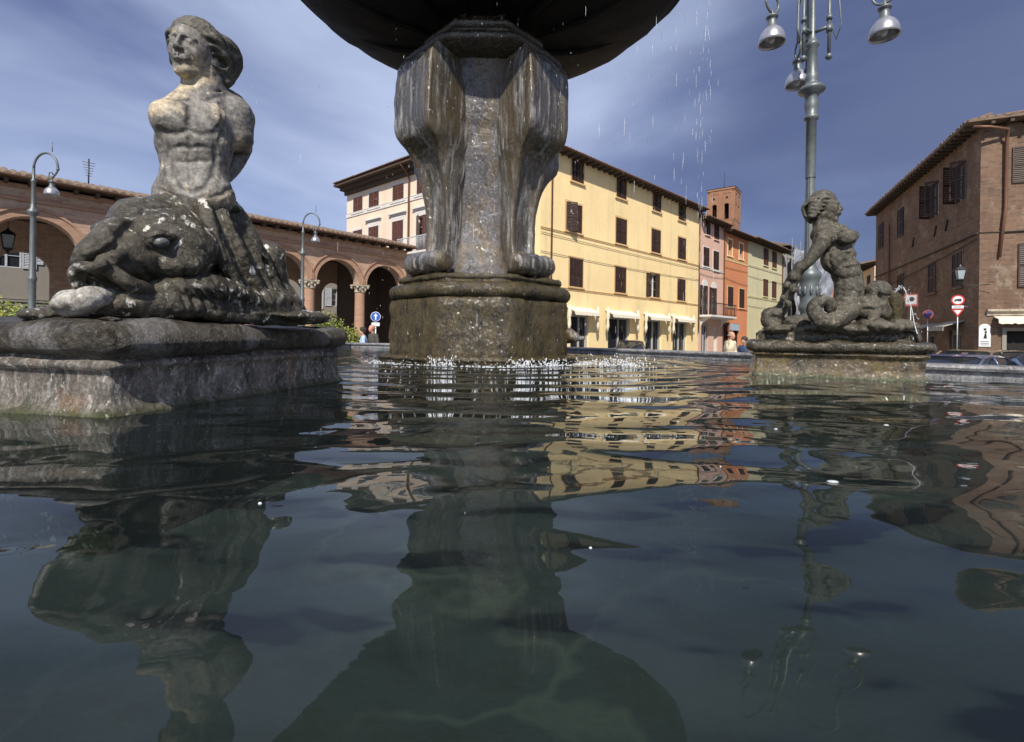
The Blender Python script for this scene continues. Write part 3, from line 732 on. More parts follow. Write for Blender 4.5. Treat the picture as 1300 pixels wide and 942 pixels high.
s.ell(q1(209, 150, .0), (m1(16), m1(17), m1(22)), .03)
s.ell(q1(292, 147, .04), (m1(29), m1(27), m1(27)), .035)
s.cone(q1(297, 152, .03), m1(25), q1(300, 174, .02), m1(21), .025)
s.ell(q1(301, 194, -.06), (m1(17), m1(14), m1(11)), .012, sub=True)
s.path([q1(303, 178, .06), q1(304, 192, .09), q1(296, 208, .10), q1(287, 224, .08)], [m1(19), m1(13), m1(12), m1(9)], .015)
s.ell(q1(248, 192, .02), (m1(40), m1(33), m1(38)), .04)
s.ell(q1(248, 218, .02), (m1(39), m1(32), m1(32)), .03)
s.ell(q1(242, 220, -.122), m1(2.4), .010, sub=True)
s.ell(q1(247, 250, .02), (m1(50), m1(35), m1(34)), .05)
s.path([q1(203, 172, -.06), q1(222, 171, -.165), q1(241, 166, -.16)], m1(2.4), .012, sub=True)
s.path([q1(241, 166, -.16), q1(262, 171, -.18), q1(284, 168, -.10)], m1(2.4), .012, sub=True)
s.path([q1(233, 121, -.05), q1(244, 121, -.10), q1(260, 116, -.11), q1(276, 116, -.06), q1(285, 116, .03)], m1(1.3), .008, sub=True)
for k in range(5): s.path([q1(239+k*6, 101+k*.6, -.085-.004*k), q1(238+k*6, 117-k*.5, -.095)], m1(1.0), .006, sub=True)
C = s.carve
C([(243, 128), (241, 150), (240, 168)], .010, .004, .014)
C([(240, 172), (240, 195), (241, 215), (243, 240)], .009, .003, .014)
C([(200, 160), (206, 168), (222, 170), (240, 165)], .010, .004, .012); C([(240, 165), (256, 170), (272, 169), (283, 160), (286, 148)], .010, .004, .012)
for y_ in (186, 204): C([(219, y_+2), (229, y_), (240, y_+2)], .008, .0028, .012); C([(241, y_+2), (254, y_), (268, y_+2)], .008, .0028, .012)
C([(213, 182), (212, 200), (215, 222), (226, 238), (243, 246)], .010, .003, .014); C([(274, 182), (275, 200), (272, 222), (260, 238), (243, 246)], .010, .003, .014)
C([(196, 238), (210, 246), (228, 253)], .010, .003, .012); C([(298, 236), (284, 246), (262, 253)], .010, .003, .012)
C([(279, 128), (284, 145), (284, 165), (279, 185)], .009, .003, .012)
C([(222, 126), (236, 128), (243, 126)], .007, .002, .01); C([(250, 126), (266, 126), (282, 122)], .007, .002, .01)
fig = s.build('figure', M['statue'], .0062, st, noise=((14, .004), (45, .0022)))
s = Sdf(); s.rot = rh; hair_waves(s, qh, HH, rnd, .02, .03, True)
# thick rolled curls falling behind the ear on the side turned to the column
s.ell(q1(283, 78, .06), (m1(19), m1(20), m1(26)), .03)
s.path([q1(256, 36, .0), q1(276, 50, -.01), q1(294, 62, .0), q1(300, 82, .03), q1(290, 100, .06), q1(280, 110, .08)], [m1(8), m1(9), m1(8), m1(8), m1(8), m1(5)], .02)
s.path([q1(262, 52, -.05), q1(276, 62, -.06), q1(286, 76, -.05), q1(284, 90, -.03), q1(272, 92, -.03)], [m1(5), m1(6), m1(6), m1(6), m1(4)], .012)
s.path([q1(268, 70, -.05), q1(272, 82, -.05), q1(282, 88, -.04), q1(288, 100, .0)], [m1(4), m1(5), m1(5), m1(4)], .012)
for (x, y, r_) in ((277, 76, 7), (284, 93, 6), (271, 86, 5), (290, 78, 4)): s.ell(q1(x, y, -.075), (m1(r_), m1(r_*2.4), m1(r_)), .006, sub=True)
s.build('hair', M['hairstone'], .0055, fig, noise=((30, .003),))
# draped seat and dolphin head
s = Sdf()
s.ell(q1(222, 308, .10), (m1(74), m1(66), m1(58)), .05)
s.ell(q1(186, 284, .0), (m1(34), m1(38), m1(30)), .04)
s.ell(q1(208, 312, -.06), (m1(60), m1(50), m1(44)), .05)
s.ell(q1(205, 336, -.13), (m1(44), m1(26), m1(20)), .04)
s.ell(q1(254, 262, .05), (m1(50), m1(46), m1(14)), .03)
s.path([q1(186, 300, -.235), q1(203, 296, -.25), q1(220, 301, -.24)], [m1(3), m1(4), m1(3)], .02)
# snout with ridged lips and an open mouth towards the left
s.path([q1(182, 320, -.08), q1(156, 326, -.14), q1(134, 337, -.15), q1(120, 348, -.13)], [m1(40), m1(29), m1(20), m1(14)], .03)
s.path([q1(172, 300, -.10), q1(148, 290, -.14), q1(126, 306, -.18), q1(108, 322, -.17), q1(99, 334, -.14)], [m1(15), m1(12), m1(10), m1(8), m1(5)], .025)
s.path([q1(152, 322, -.235), q1(134, 331, -.245), q1(116, 339, -.225), q1(100, 346, -.17), q1(99, 358, -.15), q1(110, 372, -.14)], [m1(6), m1(7), m1(7), m1(7), m1(6), m1(6)], .015)
s.path([q1(134, 336, -.23), q1(148, 349, -.25), q1(166, 361, -.25), q1(184, 368, -.22)], [m1(5), m1(6), m1(7), m1(7)], .012)
s.path([q1(106, 329, -.22), q1(120, 326, -.25), q1(134, 320, -.26), q1(148, 312, -.25)], [m1(6), m1(5.5), m1(4), m1(2.5)], .010, sub=True)
s.path([q1(138, 328, -.26), q1(158, 342, -.285), q1(180, 356, -.27)], [m1(3), m1(4), m1(3.5)], .012, sub=True)
s.ell(q1(110, 357, -.205), (m1(10), m1(11), m1(11)), .012, sub=True)
s.ell(q1(150, 372, -.08), (m1(34), m1(42), m1(18)), .03)
s.path([q1(120, 291, -.10), q1(130, 288, -.14), q1(134, 296, -.17), q1(131, 306, -.18), q1(139, 306, -.20)], [m1(5), m1(6), m1(6), m1(6), m1(4)], .012)
s.path([q1(140, 284, -.08), q1(128, 290, -.10), q1(117, 296, -.12), q1(110, 306, -.12)], [m1(5), m1(4), m1(3.5), m1(2.5)], .012)
C = s.carve
C([(152, 300), (166, 286), (186, 279), (212, 277), (240, 282), (258, 296)], .014, .006, .014)          # edge of the lap cloth over the fish head
C([(188, 303), (195, 298), (204, 296), (214, 299), (220, 305)], .006, .004, .006, True); C([(188, 311), (196, 318), (206, 319), (216, 315)], .008, .004, .008)
C([(166, 316), (176, 334), (190, 350), (206, 360)], .010, .006, .008); C([(160, 322), (170, 340), (186, 356)], .007, .004, .006, True)
C([(110, 331), (124, 327), (138, 319), (152, 309)], .010, .009, .006); C([(104, 324), (120, 318), (134, 309), (148, 300)], .007, .004, .006, True)
C([(136, 332), (148, 343), (162, 354), (180, 364)], .008, .006, .006)
for k in range(5): C([(232+k*7, 318+k*2), (238+k*6, 334), (240+k*4, 348)], .006, .002, .008)
for k in range(4): C([(160+k*18, 268-k*2), (166+k*18, 274-k)], .006, .002, .008)
C([(158, 268), (190, 262), (230, 262), (270, 266)], .008, .003, .01)
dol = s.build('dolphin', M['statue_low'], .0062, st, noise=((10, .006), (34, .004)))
m = MB(); m.ball(q1(204, 307, -.240), (m1(8.5), m1(8), m1(6.5)), 20, 12); m.build('dolphin_eye', stone('eye_stone', (.10,.10,.10), (.2,.2,.2), (.32,.32,.33), rough=.16), dol)
# scaly legs / tail folded to the right, coils at the bottom
s = Sdf()
for (o, w) in ((0, 17), (17, 15), (33, 14)):
    s.path([q1(262+o*.8, 262, -.03+o*.002), q1(276+o*.9, 300, -.07+o*.003), q1(296+o, 345, -.06+o*.003), q1(318+o*1.2, 392, -.02+o*.003)], [m1(w), m1(w), m1(w), m1(w*.9)], .014)
s.path([q1(258, 258, -.09), q1(268, 290, -.16), q1(284, 330, -.16), q1(306, 372, -.12)], m1(8), .012)
s.path([q1(278, 262, -.08), q1(296, 300, -.12), q1(316, 345, -.10), q1(338, 385, -.04)], m1(7), .012)
s.path([q1(296, 270, .0), q1(318, 310, .0), q1(336, 350, .02), q1(356, 392, .04)], [m1(14), m1(15), m1(16), m1(14)], .02)
s.path([q1(186, 372, -.16), q1(225, 368, -.19), q1(262, 366, -.19), q1(300, 374, -.14), q1(335, 388, -.08)], [m1(12), m1(16), m1(17), m1(15), m1(10)], .02)
for k in range(6):
    x = 236+k*17; s.path([q1(x, 352+k*1.5, -.24), q1(x+12, 364+k*2, -.262), q1(x+26, 382+k, -.235)], m1(2.2), .008, sub=True)
s.path([q1(108, 388, -.14), q1(150, 384, -.20), q1(200, 388, -.21), q1(260, 390, -.18), q1(330, 394, -.08), q1(385, 399, .02)], [m1(10), m1(15), m1(16), m1(15), m1(12), m1(7)], .02)
s.ell(q1(345, 384, .08), (m1(36), m1(60), m1(18)), .04)
for k in range(4): s.path([q1(322+k*8, 300+k*18, -.02), q1(334+k*8, 330+k*14, -.035), q1(352+k*6, 372+k*5, -.02)], m1(2.5), .008, sub=True)
C = s.carve
for k in range(9): x = 222+k*13; C([(x, 366), (x+8, 374), (x+14, 386), (x+16, 394)], .008, .005, .006); C([(x+6, 366), (x+14, 375), (x+20, 388)], .005, .003, .005, True)
for k in range(5): C([(274+k*9, 272+k*4), (283+k*10, 305+k*4), (294+k*10, 340+k*3), (306+k*10, 376)], .007, .003, .008)
for k in range(6): C([(120+k*18, 384), (126+k*18, 391)], .007, .003, .006)
C([(120, 380), (160, 376), (200, 379), (230, 384)], .008, .005, .008)
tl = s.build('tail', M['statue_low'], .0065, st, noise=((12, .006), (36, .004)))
s = Sdf(); s.ell(q1(344, 328, .12), (m1(20), m1(20), m1(22)), .02).path([q1(346, 338, .12), q1(352, 360, .15), q1(364, 385, .15), q1(376, 400, .14)], [m1(17), m1(17), m1(19), m1(16)], .02)
s.build('tail_fin', M['statue_low'], .0065, st, noise=((16, .007), (40, .004)))
s = Sdf(); s.ell(q1(112, 386, -.12), (m1(24), m1(34), m1(15)), .03).path([q1(96, 392, -.13), q1(112, 380, -.20), q1(140, 376, -.20)], [m1(9), m1(12), m1(8)], .02)
s.build('foot', stone('pale_foot_stone', (.14,.13,.11), (.36,.34,.31), (.58,.56,.53), rough=.6, sc=2.2, bmp=.006), .0065, st, noise=((14, .007), (40, .004)))
s = Sdf()
for k in range(11): s.ell(q1(100+k*29, 402+rnd.uniform(-2, 2), rnd.uniform(-.02, .06)), (m1(24), m1(62), m1(9)), .02)
s.path([q1(262, 398, -.2), q1(300, 402, -.16), q1(350, 406, -.06), q1(390, 407, .04)], [m1(8), m1(9), m1(8), m1(6)], .02)
s.build('rock_base', M['statue_low'], .008, st, noise=((9, .008), (30, .005)))

# ---- right figure: bearded merman in profile, tail coil, waterspout dolphin
st2 = empty('merman_statue', at(1065, 425, 4.15), 'smaller stone merman in profile leaning back on one arm beside a spouting dolphin', 'statue', 'merman statues on the basin pedestals')
def q2(px, py, d=0.0): return at(px, py, 4.34 - (px-1065)*.0026 + d)
K2 = 4.3/F_
s = Sdf()
H2 = 41*K2
qh2, rh2 = head(s, q2(1047, 264), (.80, -.60, .03), (.04, 0, 1), H2)
s.cone(q2(1041, 277), 9*K2, q2(1047, 296), 12*K2, .03)
s.cone(q2(1040, 298, -.04), 10*K2, q2(1064, 296, 0), 11*K2, .04)
s.ell(q2(1060, 306, .02), (22*K2, 20*K2, 17*K2), .05)
s.ell(q2(1046, 304, -.12), (12*K2, 11*K2, 12*K2), .03)
s.ell(q2(1074, 302, -.09), (11*K2, 10*K2, 10*K2), .03).ell(q2(1078, 303, .05), (8*K2, 9*K2, 9*K2), .03)
s.ell(q2(1082, 300, .10), (7*K2, 8*K2, 8*K2), .03)
s.ell(q2(1064, 324, .0), (19*K2, 17*K2, 18*K2), .03)
s.ell(q2(1055, 330, -.03), (10*K2, 13*K2, 15*K2), .03)
s.ell(q2(1073, 344, .0), (16*K2, 15*K2, 18*K2), .04)
s.ell(q2(1079, 356, .0), (15*K2, 14*K2, 16*K2), .03)
for (x, y) in ((1079, 322), (1081, 334), (1084, 346)): s.ell(q2(x, y, -.055), (7*K2, 6*K2, 5.5*K2), .035)
s.path([q2(1062, 312, -.135), q2(1075, 314, -.155), q2(1084, 309, -.11)], 1.4*K2, .012, sub=True)
s.path([q2(1066, 358, -.11), q2(1080, 364, -.13), q2(1093, 360, -.05)], 1.6*K2, .012, sub=True)
s.path([q2(1043, 306, -.13), q2(1034, 322, -.15), q2(1024, 334, -.15), q2(1013, 343, -.13)], [9*K2, 7.5*K2, 6.5*K2, 6*K2], .02)
C = lambda *a_, **k_: s.carve(*a_, t0=3.6, **k_)
C([(1060, 313), (1070, 315), (1079, 312), (1085, 306)], .018, .014, .010); C([(1052, 294), (1057, 304), (1056, 318)], .016, .010, .012)
C([(1083, 318), (1086, 332), (1088, 346), (1088, 358)], .014, .008, .012)
for y_ in (322, 331, 340): C([(1070, y_), (1077, y_+1), (1084, y_-1)], .014, .008, .012)
C([(1062, 352), (1074, 358), (1086, 356), (1092, 350)], .014, .010, .012)
C([(1050, 318), (1052, 332), (1060, 346)], .014, .008, .012)
f2 = s.build('figure', M['statue2'], .0105, st2, noise=((12, .006), (40, .003)))
s = Sdf(); s.rot = rh2; hair_waves(s, qh2, H2, rnd, .02, .03)
s.build('hair', M['hairstone'], .009, f2, noise=((30, .004),))
s = Sdf()
s.path([q2(1078, 360), q2(1077, 380, -.02), q2(1072, 396, -.10), q2(1060, 406, -.20), q2(1046, 408, -.25), q2(1036, 400, -.26), q2(1034, 388, -.25), q2(1043, 381, -.25), q2(1053, 384, -.24), q2(1054, 391, -.22)], [15.5*K2, 16*K2, 14*K2, 10*K2, 9*K2, 8.5*K2, 8*K2, 7*K2, 7*K2, 7*K2], .012)
C = lambda *a_, **k_: s.carve(*a_, t0=3.6, **k_)
for k in range(5): C([(1066, 366+k*7), (1073, 370+k*7), (1083, 367+k*7)], .013, .008, .008)
for k in range(5): C([(1034+k*7, 411-k*.5), (1037+k*7, 402-k*.5)], .012, .008, .008)
s.build('coiled_tail', M['statue2'], .0105, st2, noise=((12, .006), (40, .004)))
s = Sdf()
s.path([q2(1018, 338, -.12), q2(1010, 350, -.11), q2(1003, 364, -.09), q2(998, 380, -.06), q2(990, 396, -.04), q2(981, 410, -.02)], [7*K2, 7*K2, 8*K2, 6.5*K2, 7.5*K2, 9*K2], .015)
for (x, y, r_) in ((1006, 352, 7), (998, 362, 6), (1008, 368, 6), (994, 378, 5), (1014, 343, 6), (1001, 386, 6)): s.ell(q2(x, y, -.14), (r_*.8*K2, r_*.8*K2, r_*.9*K2), .008)
s.path([q2(990, 396, -.06), q2(976, 398, -.06), q2(974, 408, -.06), q2(984, 414, -.08)], [7*K2, 7*K2, 7*K2, 8*K2], .02)
s.ell(q2(1010, 410, .02), (18*K2, 20*K2, 10*K2), .03).ell(q2(1022, 408, .06), (12*K2, 14*K2, 9*K2), .02)
s.build('tree_stump', M['statue2'], .011, st2, noise=((11, .010), (32, .006)))
s = Sdf()
s.ell(q2(1106, 389), (21*K2, 17*K2, 14*K2), .03).ell(q2(1100, 398), (15*K2, 15*K2, 11*K2), .03).ell(q2(1118, 397), (11*K2, 12*K2, 10*K2), .03)
s.ell(q2(1115, 369), (14*K2, 13*K2, 13*K2), .035).cone(q2(1122, 372), 9*K2, q2(1132, 374), 5*K2, .02)
s.ell(q2(1120, 370, -.10), (5.5*K2, 4*K2, 5*K2), .012, sub=True).ell(q2(1120, 370, -.085), 3.2*K2, .004)
s.path([q2(1090, 384, -.13), q2(1104, 382, -.145), q2(1118, 388, -.12)], 1.5*K2, .010, sub=True)
s.path([q2(1094, 392, -.14), q2(1106, 392, -.145), q2(1116, 396, -.11)], 1.3*K2, .010, sub=True)
s.path([q2(1110, 396, -.06), q2(1108, 408, -.10), q2(1104, 416, -.12)], [7*K2, 6*K2, 9*K2], .015)
C = lambda *a_, **k_: s.carve(*a_, t0=3.6, **k_)
C([(1104, 378), (1109, 384), (1117, 384), (1125, 380)], .015, .013, .008); C([(1090, 386), (1102, 384), (1114, 388)], .013, .011, .008); C([(1092, 393), (1104, 392), (1113, 395)], .013, .011, .008)
C([(1122, 375), (1128, 376), (1132, 376)], .012, .010, .006); C([(1107, 360), (1112, 365), (1110, 372)], .008, .003, .008)
d2 = s.build('dolphin', M['statue2'], .0105, st2, noise=((14, .006), (40, .003)))
s = Sdf()
s.ell(q2(1138, 381), (7.5*K2, 7*K2, 6*K2), .02).cone(q2(1138, 386), 8.5*K2, q2(1138, 398), 6.5*K2, .015).cone(q2(1129, 372), 4*K2, q2(1138, 378), 6*K2, .02).ell(q2(1136, 408), (8*K2, 8*K2, 6*K2), .02)
s.build('spout', M['wetstone'], .0105, d2, noise=((20, .006),))
s = Sdf()
for k in range(16):
    px = 986+k*10.6; s.ell(q2(px, 418+rnd.uniform(-3, 1), rnd.uniform(-.10, .05)), (rnd.uniform(10, 15)*K2, 24*K2, rnd.uniform(5, 7.5)*K2), .02)
for k in range(12): s.ell(q2(1072+rnd.uniform(0, 80), 412+rnd.uniform(-3, 4), rnd.uniform(-.2, .05)), (rnd.uniform(5, 9)*K2, 9*K2, rnd.uniform(4, 7)*K2), .015)
s.build('rock_base', M['statue2'], .012, st2, noise=((9, .012), (30, .007)))

# ------------------------------------------------------------------ moving water
t = NT('falling_water'); t.b.inputs['Transmission Weight'].default_value = .55; t.b.inputs['IOR'].default_value = 1.33
M['drops'] = t.fin((.92, .95, .98), .12)
def drop(m, p, r, ln=1.0):
    m.ball(p, (r, r, r*ln), 6, 4)
m = MB(); rs = random.Random(11)
for i in range(300):     # ring of splashes round the foot of the column
    q = (PI*1.02+PI*.96*(rs.random()*.6+.4*(.5+.5*math.sin(i*.13)))) if i < 250 else rs.uniform(0, 2*PI)
    w_ = 0; hgt = abs(rs.gauss(0, .030))*(2.2 if rs.random() < .15 else 1)
    rr_ = 1.38 + abs(rs.gauss(0, .15)) + hgt*.3
    drop(m, (FC[0]+math.cos(q)*rr_, FC[1]+math.sin(q)*rr_*1.0, WZ+.002+hgt), rs.uniform(.0012, .0045), rs.uniform(.6, 2.0))
for i in range(230):     # low foam where the water lands
    q = PI*(1.05+.93*rs.random()**.6); rr_ = 1.40+abs(rs.gauss(0, .10))+.05*math.sin(q*17)
    m.ball((FC[0]+math.cos(q)*rr_, FC[1]+math.sin(q)*rr_, WZ), (rs.uniform(.004, .022), rs.uniform(.004, .012), rs.uniform(.002, .007)), 6, 4)
for i in range(260):
    a_ = rs.gauss(0, .24); drop(m, (FC[0]+1.38+a_+.25, FC[1]-1.15+rs.gauss(0, .22), WZ+.003+abs(rs.gauss(0, .045))), rs.uniform(.003, .009), rs.uniform(.7, 2))
for (sx, sy) in ((1.35, 5.55), (-.75, 5.2), (.1, 5.25), (.45, 5.3)):
    for i in range(90):   # small crowns of splash
        q = rs.uniform(0, 2*PI); r_ = rs.uniform(.02, .16); drop(m, (sx+math.cos(q)*r_, sy+math.sin(q)*r_, WZ+.004+r_*rs.uniform(0, .75)), rs.uniform(.003, .008), rs.uniform(.8, 2.5))
tag(m.build('splash', M['drops'], clean=False), 'white splashing drops around the foot of the fountain column', 'splash', kind='stuff')
m = MB()
for i in range(360):     # drops falling from the bowl rim
    q = rs.uniform(0, 2*PI) if i < 90 else rs.gauss(-.25, .55); rr_ = 2.86 + rs.gauss(0, .05)
    drop(m, (FC[0]+math.cos(q)*rr_, FC[1]+math.sin(q)*rr_, WZ+rs.uniform(.2, 5.2)), rs.uniform(.0007, .0018), rs.uniform(18, 55))
for i in range(150):
    q = rs.uniform(PI, 2*PI); rr_ = rs.uniform(1.2, 1.5); drop(m, (FC[0]+math.cos(q)*rr_, FC[1]+math.sin(q)*rr_, WZ+rs.uniform(.1, 4.0)), rs.uniform(.0010, .0022), rs.uniform(4, 12))
tag(m.build('falling_drops', M['drops'], clean=False), 'thin streaks of water drops falling from the bowl rim', 'water drops', kind='stuff')
m = MB()
jp = [q2(1135, 372, -.02), q2(1141, 364, -.04), q2(1148, 365, -.06), q2(1154, 378, -.08), q2(1158, 394, -.10), q2(1161, 410, -.11), q2(1163, 424, -.12)]
jp = [Vector(p) for p in jp]
for dz in (0,): m.tube([p+Vector((dz, rs.uniform(-.01, .01), rs.uniform(-.004, .004))) for p in jp], [.003, .004, .0035, .003, .003, .0035, .004], 6)
for i in range(60):
    k = rs.uniform(0, len(jp)-1.001); a_ = jp[int(k)].lerp(jp[int(k)+1], k % 1); drop(m, a_+Vector((rs.gauss(0, .012+.003*k), rs.gauss(0, .015), rs.gauss(0, .012))), rs.uniform(.0012, .0035), 1.6)
tag(m.build('water_jet', M['drops'], clean=False), 'thin arc of water spouting from the dolphin on the right pedestal', 'water jet')

m = MB()
for i in range(20):
    x_, y_ = rs.uniform(-2.4, 3.4), rs.uniform(.55, 4.6); r_ = rs.uniform(.0012, .0035)*(1+.3*y_)
    m.ball((x_, y_, WZ+.0005), (r_, r_*rs.uniform(.5, 1), .0022), 8, 4)
for (px, py, w_) in ((1057, 612, .014), (1125, 540, .010), (985, 545, .007), (330, 640, .004)):
    v_ = ray(px, py); t_ = (WZ-CZ)/v_.z; p_ = v_*t_
    m.ball((p_.x, p_.y, WZ+.001), (w_, w_*.6, .003), 8, 4)
tag(m.build('floating_flecks', M['drops'], clean=False), 'pale flecks and bubbles drifting on the basin water', 'flecks', kind='stuff')
# ------------------------------------------------------------------ buildings
def wall(fr, u0, u1, z0, z1, holes, mat, parent, depth=8, reveal=.28, name='wall', side=True, M_=None):
    """front wall with real openings, their reveals, and the other three sides"""
    us = sorted({u0, u1} | {max(u0, min(u1, h[i])) for h in holes for i in (0, 1)})
    zs = sorted({z0, z1} | {max(z0, min(z1, h[i])) for h in holes for i in (2, 3)})
    m = MB()
    for i in range(len(us)-1):
        for j in range(len(zs)-1):
            cu, cz = (us[i]+us[i+1])/2, (zs[j]+zs[j+1])/2
            if any(h[0] < cu < h[1] and h[2] < cz < h[3] for h in holes): continue
            m.add([(us[i], 0, zs[j]), (us[i+1], 0, zs[j]), (us[i+1], 0, zs[j+1]), (us[i], 0, zs[j+1])], [(0, 1, 2, 3)])
    for a, b, c, d in holes:
        r = reveal
        m.add([(a,0,c),(a,r,c),(a,r,d),(a,0,d)], [(0,1,2,3)]); m.add([(b,0,c),(b,0,d),(b,r,d),(b,r,c)], [(0,1,2,3)])
        m.add([(a,0,d),(a,r,d),(b,r,d),(b,0,d)], [(0,1,2,3)]); m.add([(a,0,c),(b,0,c),(b,r,c),(a,r,c)], [(0,1,2,3)])
    if side:
        D = depth
        m.add([(u0,0,z0),(u0,0,z1),(u0,D,z1),(u0,D,z0)], [(0,1,2,3)]); m.add([(u1,0,z0),(u1,D,z0),(u1,D,z1),(u1,0,z1)], [(0,1,2,3)])
        m.add([(u0,D,z0),(u0,D,z1),(u1,D,z1),(u1,D,z0)], [(0,1,2,3)]); m.add([(u0,0,z1),(u1,0,z1),(u1,D,z1),(u0,D,z1)], [(0,1,2,3)])
    me = m.mesh(name, mat, clean=False); o = bpy.data.objects.new(name, me); COL.objects.link(o); place(o, parent, M_ or fr.M)
    return o
def leaf(m, x0, x1, z0, z1, y, M_=None):
    """louvred shutter leaf"""
    w = x1-x0; t_ = .05; th = .035
    m.box(x0, x0+t_, y, y+th, z0, z1, M_); m.box(x1-t_, x1, y, y+th, z0, z1, M_)
    m.box(x0+t_, x1-t_, y, y+th, z0, z0+.07, M_); m.box(x0+t_, x1-t_, y, y+th, z1-.06, z1, M_)
    m.box(x0+t_, x1-t_, y, y+th, (z0+z1)/2-.03, (z0+z1)/2+.03, M_)
    n = max(6, int((z1-z0)/.085))
    for k in range(n):
        z = z0+.07+(z1-z0-.13)*(k+.5)/n
        vs = [(x0+t_, y+.004, z-.028), (x1-t_, y+.004, z-.028), (x1-t_, y+th-.004, z+.028), (x0+t_, y+th-.004, z+.028)]
        if M_: vs = [M_ @ Vector(v) for v in vs]
        m.add(vs, [(0, 1, 2, 3)])
def window(fr, parent, b, sh='shutter', state='closed', trim=None, trimw=.10, frame='frame_w', sill=True, pane='glass', ped=False):
    a, c, z0, z1 = b; mid = (a+c)/2
    f = MB(); t_ = .055
    f.box(a, a+t_, .16, .22, z0, z1); f.box(c-t_, c, .16, .22, z0, z1); f.box(a+t_, c-t_, .16, .22, z0, z0+t_); f.box(a+t_, c-t_, .16, .22, z1-t_, z1)
    f.box(mid-.04, mid+.04, .15, .21, z0+t_, z1-t_)
    for hz in (.36, .70): f.box(a+t_, mid-.04, .17, .20, z0+(z1-z0)*hz-.015, z0+(z1-z0)*hz+.015); f.box(mid+.04, c-t_, .17, .20, z0+(z1-z0)*hz-.015, z0+(z1-z0)*hz+.015)
    w = f.build('window', M[frame], parent, fr.M)
    p = MB(); p.add([(a, .215, z0), (c, .215, z0), (c, .215, z1), (a, .215, z1)], [(0, 1, 2, 3)]); p.build('pane', M[pane], w, fr.M)
    if sh:
        gap = .012
        def lf(x0, x1, ang=0, hinge=None):
            m = MB(); M_ = None
            if ang: M_ = Matrix.Translation((hinge, -.03, 0)) @ Matrix.Rotation(R(ang), 4, 'Z') @ Matrix.Translation((-hinge, .03, 0))
            leaf(m, x0, x1, z0-.01, z1+.01, -.055, M_); m.build('shutter', M[sh], w, fr.M)
        if state == 'closed': lf(a-.02, mid-gap/2); lf(mid+gap/2, c+.02)
        elif state == 'ajar': lf(a-.02, mid-.015, -28, a-.02); lf(mid+gap/2, c+.02)
        elif state == 'half': lf(a-.02-(c-a)*.5, a-.03); lf(mid+gap/2, c+.02)
        elif state == 'open': lf(a-.02-(c-a)*.5, a-.03); lf(c+.03, c+.02+(c-a)*.5)
        elif state == 'angled': lf(a-.02, mid, -70, a-.02); lf(mid, c+.02, 62, c+.02)
    if trim:
        m = MB(); q = trimw; d = -.022
        m.box(a-q, a, d, 0, z0, z1); m.box(c, c+q, d, 0, z0, z1); m.box(a-q, c+q, d-.004, 0, z1, z1+q)
        if sill: m.box(a-q*1.4, c+q*1.4, -.10, 0, z0-.09, z0)
        if ped: m.box(a-q*1.6, c+q*1.6, -.10, 0, z1+.42, z1+.52); m.box(a-q*2, c+q*2, -.20, 0, z1+.52, z1+.62); m.box(a-q, c+q, -.03, 0, z1+q, z1+.42)
        m.build('window_surround', M[trim], w, fr.M)
    return w
def tiles(m, u0, u1, zb, over, rise, depth, y0=0.0, sp=.26, r=.10):
    """eave row of half-round clay tiles running up the slope"""
    n = int((u1-u0)/sp)
    L = math.hypot(depth+over, rise)
    ang = math.atan2(rise, depth+over)
    for k in range(n+1):
        u = u0+(u1-u0)*k/n; jit = random.uniform(-.02, .02); rr = r*random.uniform(.93, 1.06)
        segs = 6; vs = []
        rows = 5
        for j in range(rows+1):
            f = j/rows; y = y0-over+jit+(depth+over)*f; z = zb+rise*f+random.uniform(-.008, .008)
            for q in range(segs+1):
                a_ = PI*q/segs; vs.append((u+rr*math.cos(a_), y, z+rr*math.sin(a_)*.95))
        m.add(vs, [(j*(segs+1)+q, j*(segs+1)+q+1, (j+1)*(segs+1)+q+1, (j+1)*(segs+1)+q) for j in range(rows) for q in range(segs)], True)
        m.add(vs[:segs+1], [tuple(range(segs+1))])
def roof(fr, parent, u0, u1, z, over=.6, rise=2.2, depth=6, rafters=True, mat='tile', M_=None, sp=.26, ends=.25):
    """pitched roof: boarded soffit, rafter ends, gutter and tiles"""
    m = MB(); s_ = rise/(depth+over)
    y0, y1 = -over, depth
    def zz(y): return z + .06 + (y+over)*s_
    m.add([(u0-ends, y0, zz(y0)), (u1+ends, y0, zz(y0)), (u1+ends, y1, zz(y1)), (u0-ends, y1, zz(y1)),
           (u0-ends, y0, zz(y0)+.07), (u1+ends, y0, zz(y0)+.07), (u1+ends, y1, zz(y1)+.07), (u0-ends, y1, zz(y1)+.07),
           (u0-ends, 2*depth+over, zz(y0)), (u1+ends, 2*depth+over, zz(y0))],
          [(0,1,2,3), (4,5,6,7), (0,1,5,4), (0,3,7,4), (1,2,6,5), (7,6,9,8), (0,8,7)])
    tiles(m, u0-ends+.1, u1+ends-.1, zz(y0)+.05, over, depth*s_+over*s_, depth, sp=sp)
    rf = m.build('roof', M[mat], parent, M_ or fr.M, clean=False)
    if rafters:
        m = MB(); n = int((u1-u0)/.55)
        for k in range(n+1):
            u = u0+(u1-u0)*k/n; m.box(u-.05, u+.05, y0+.06, 0, z-.10, z+.04)
        m.box(u0-ends, u1+ends, y0+.02, .02, z+.042, z+.056)
        m.build('rafters', M['eave'], rf, M_ or fr.M)
    m = MB(); n = 8
    for (yy, rr_) in ((y0-.06, .065),):
        vs = []
        for u in (u0-ends, u1+ends):
            for q in range(n+1): a_ = PI+PI*q/n; vs.append((u, yy+rr_*math.cos(a_), zz(y0)+.03+rr_*math.sin(a_)))
        m.add(vs, [(q, q+1, n+2+q, n+1+q) for q in range(n)], True)
    m.build('gutter', M['pipe'], rf, M_ or fr.M)
    return rf
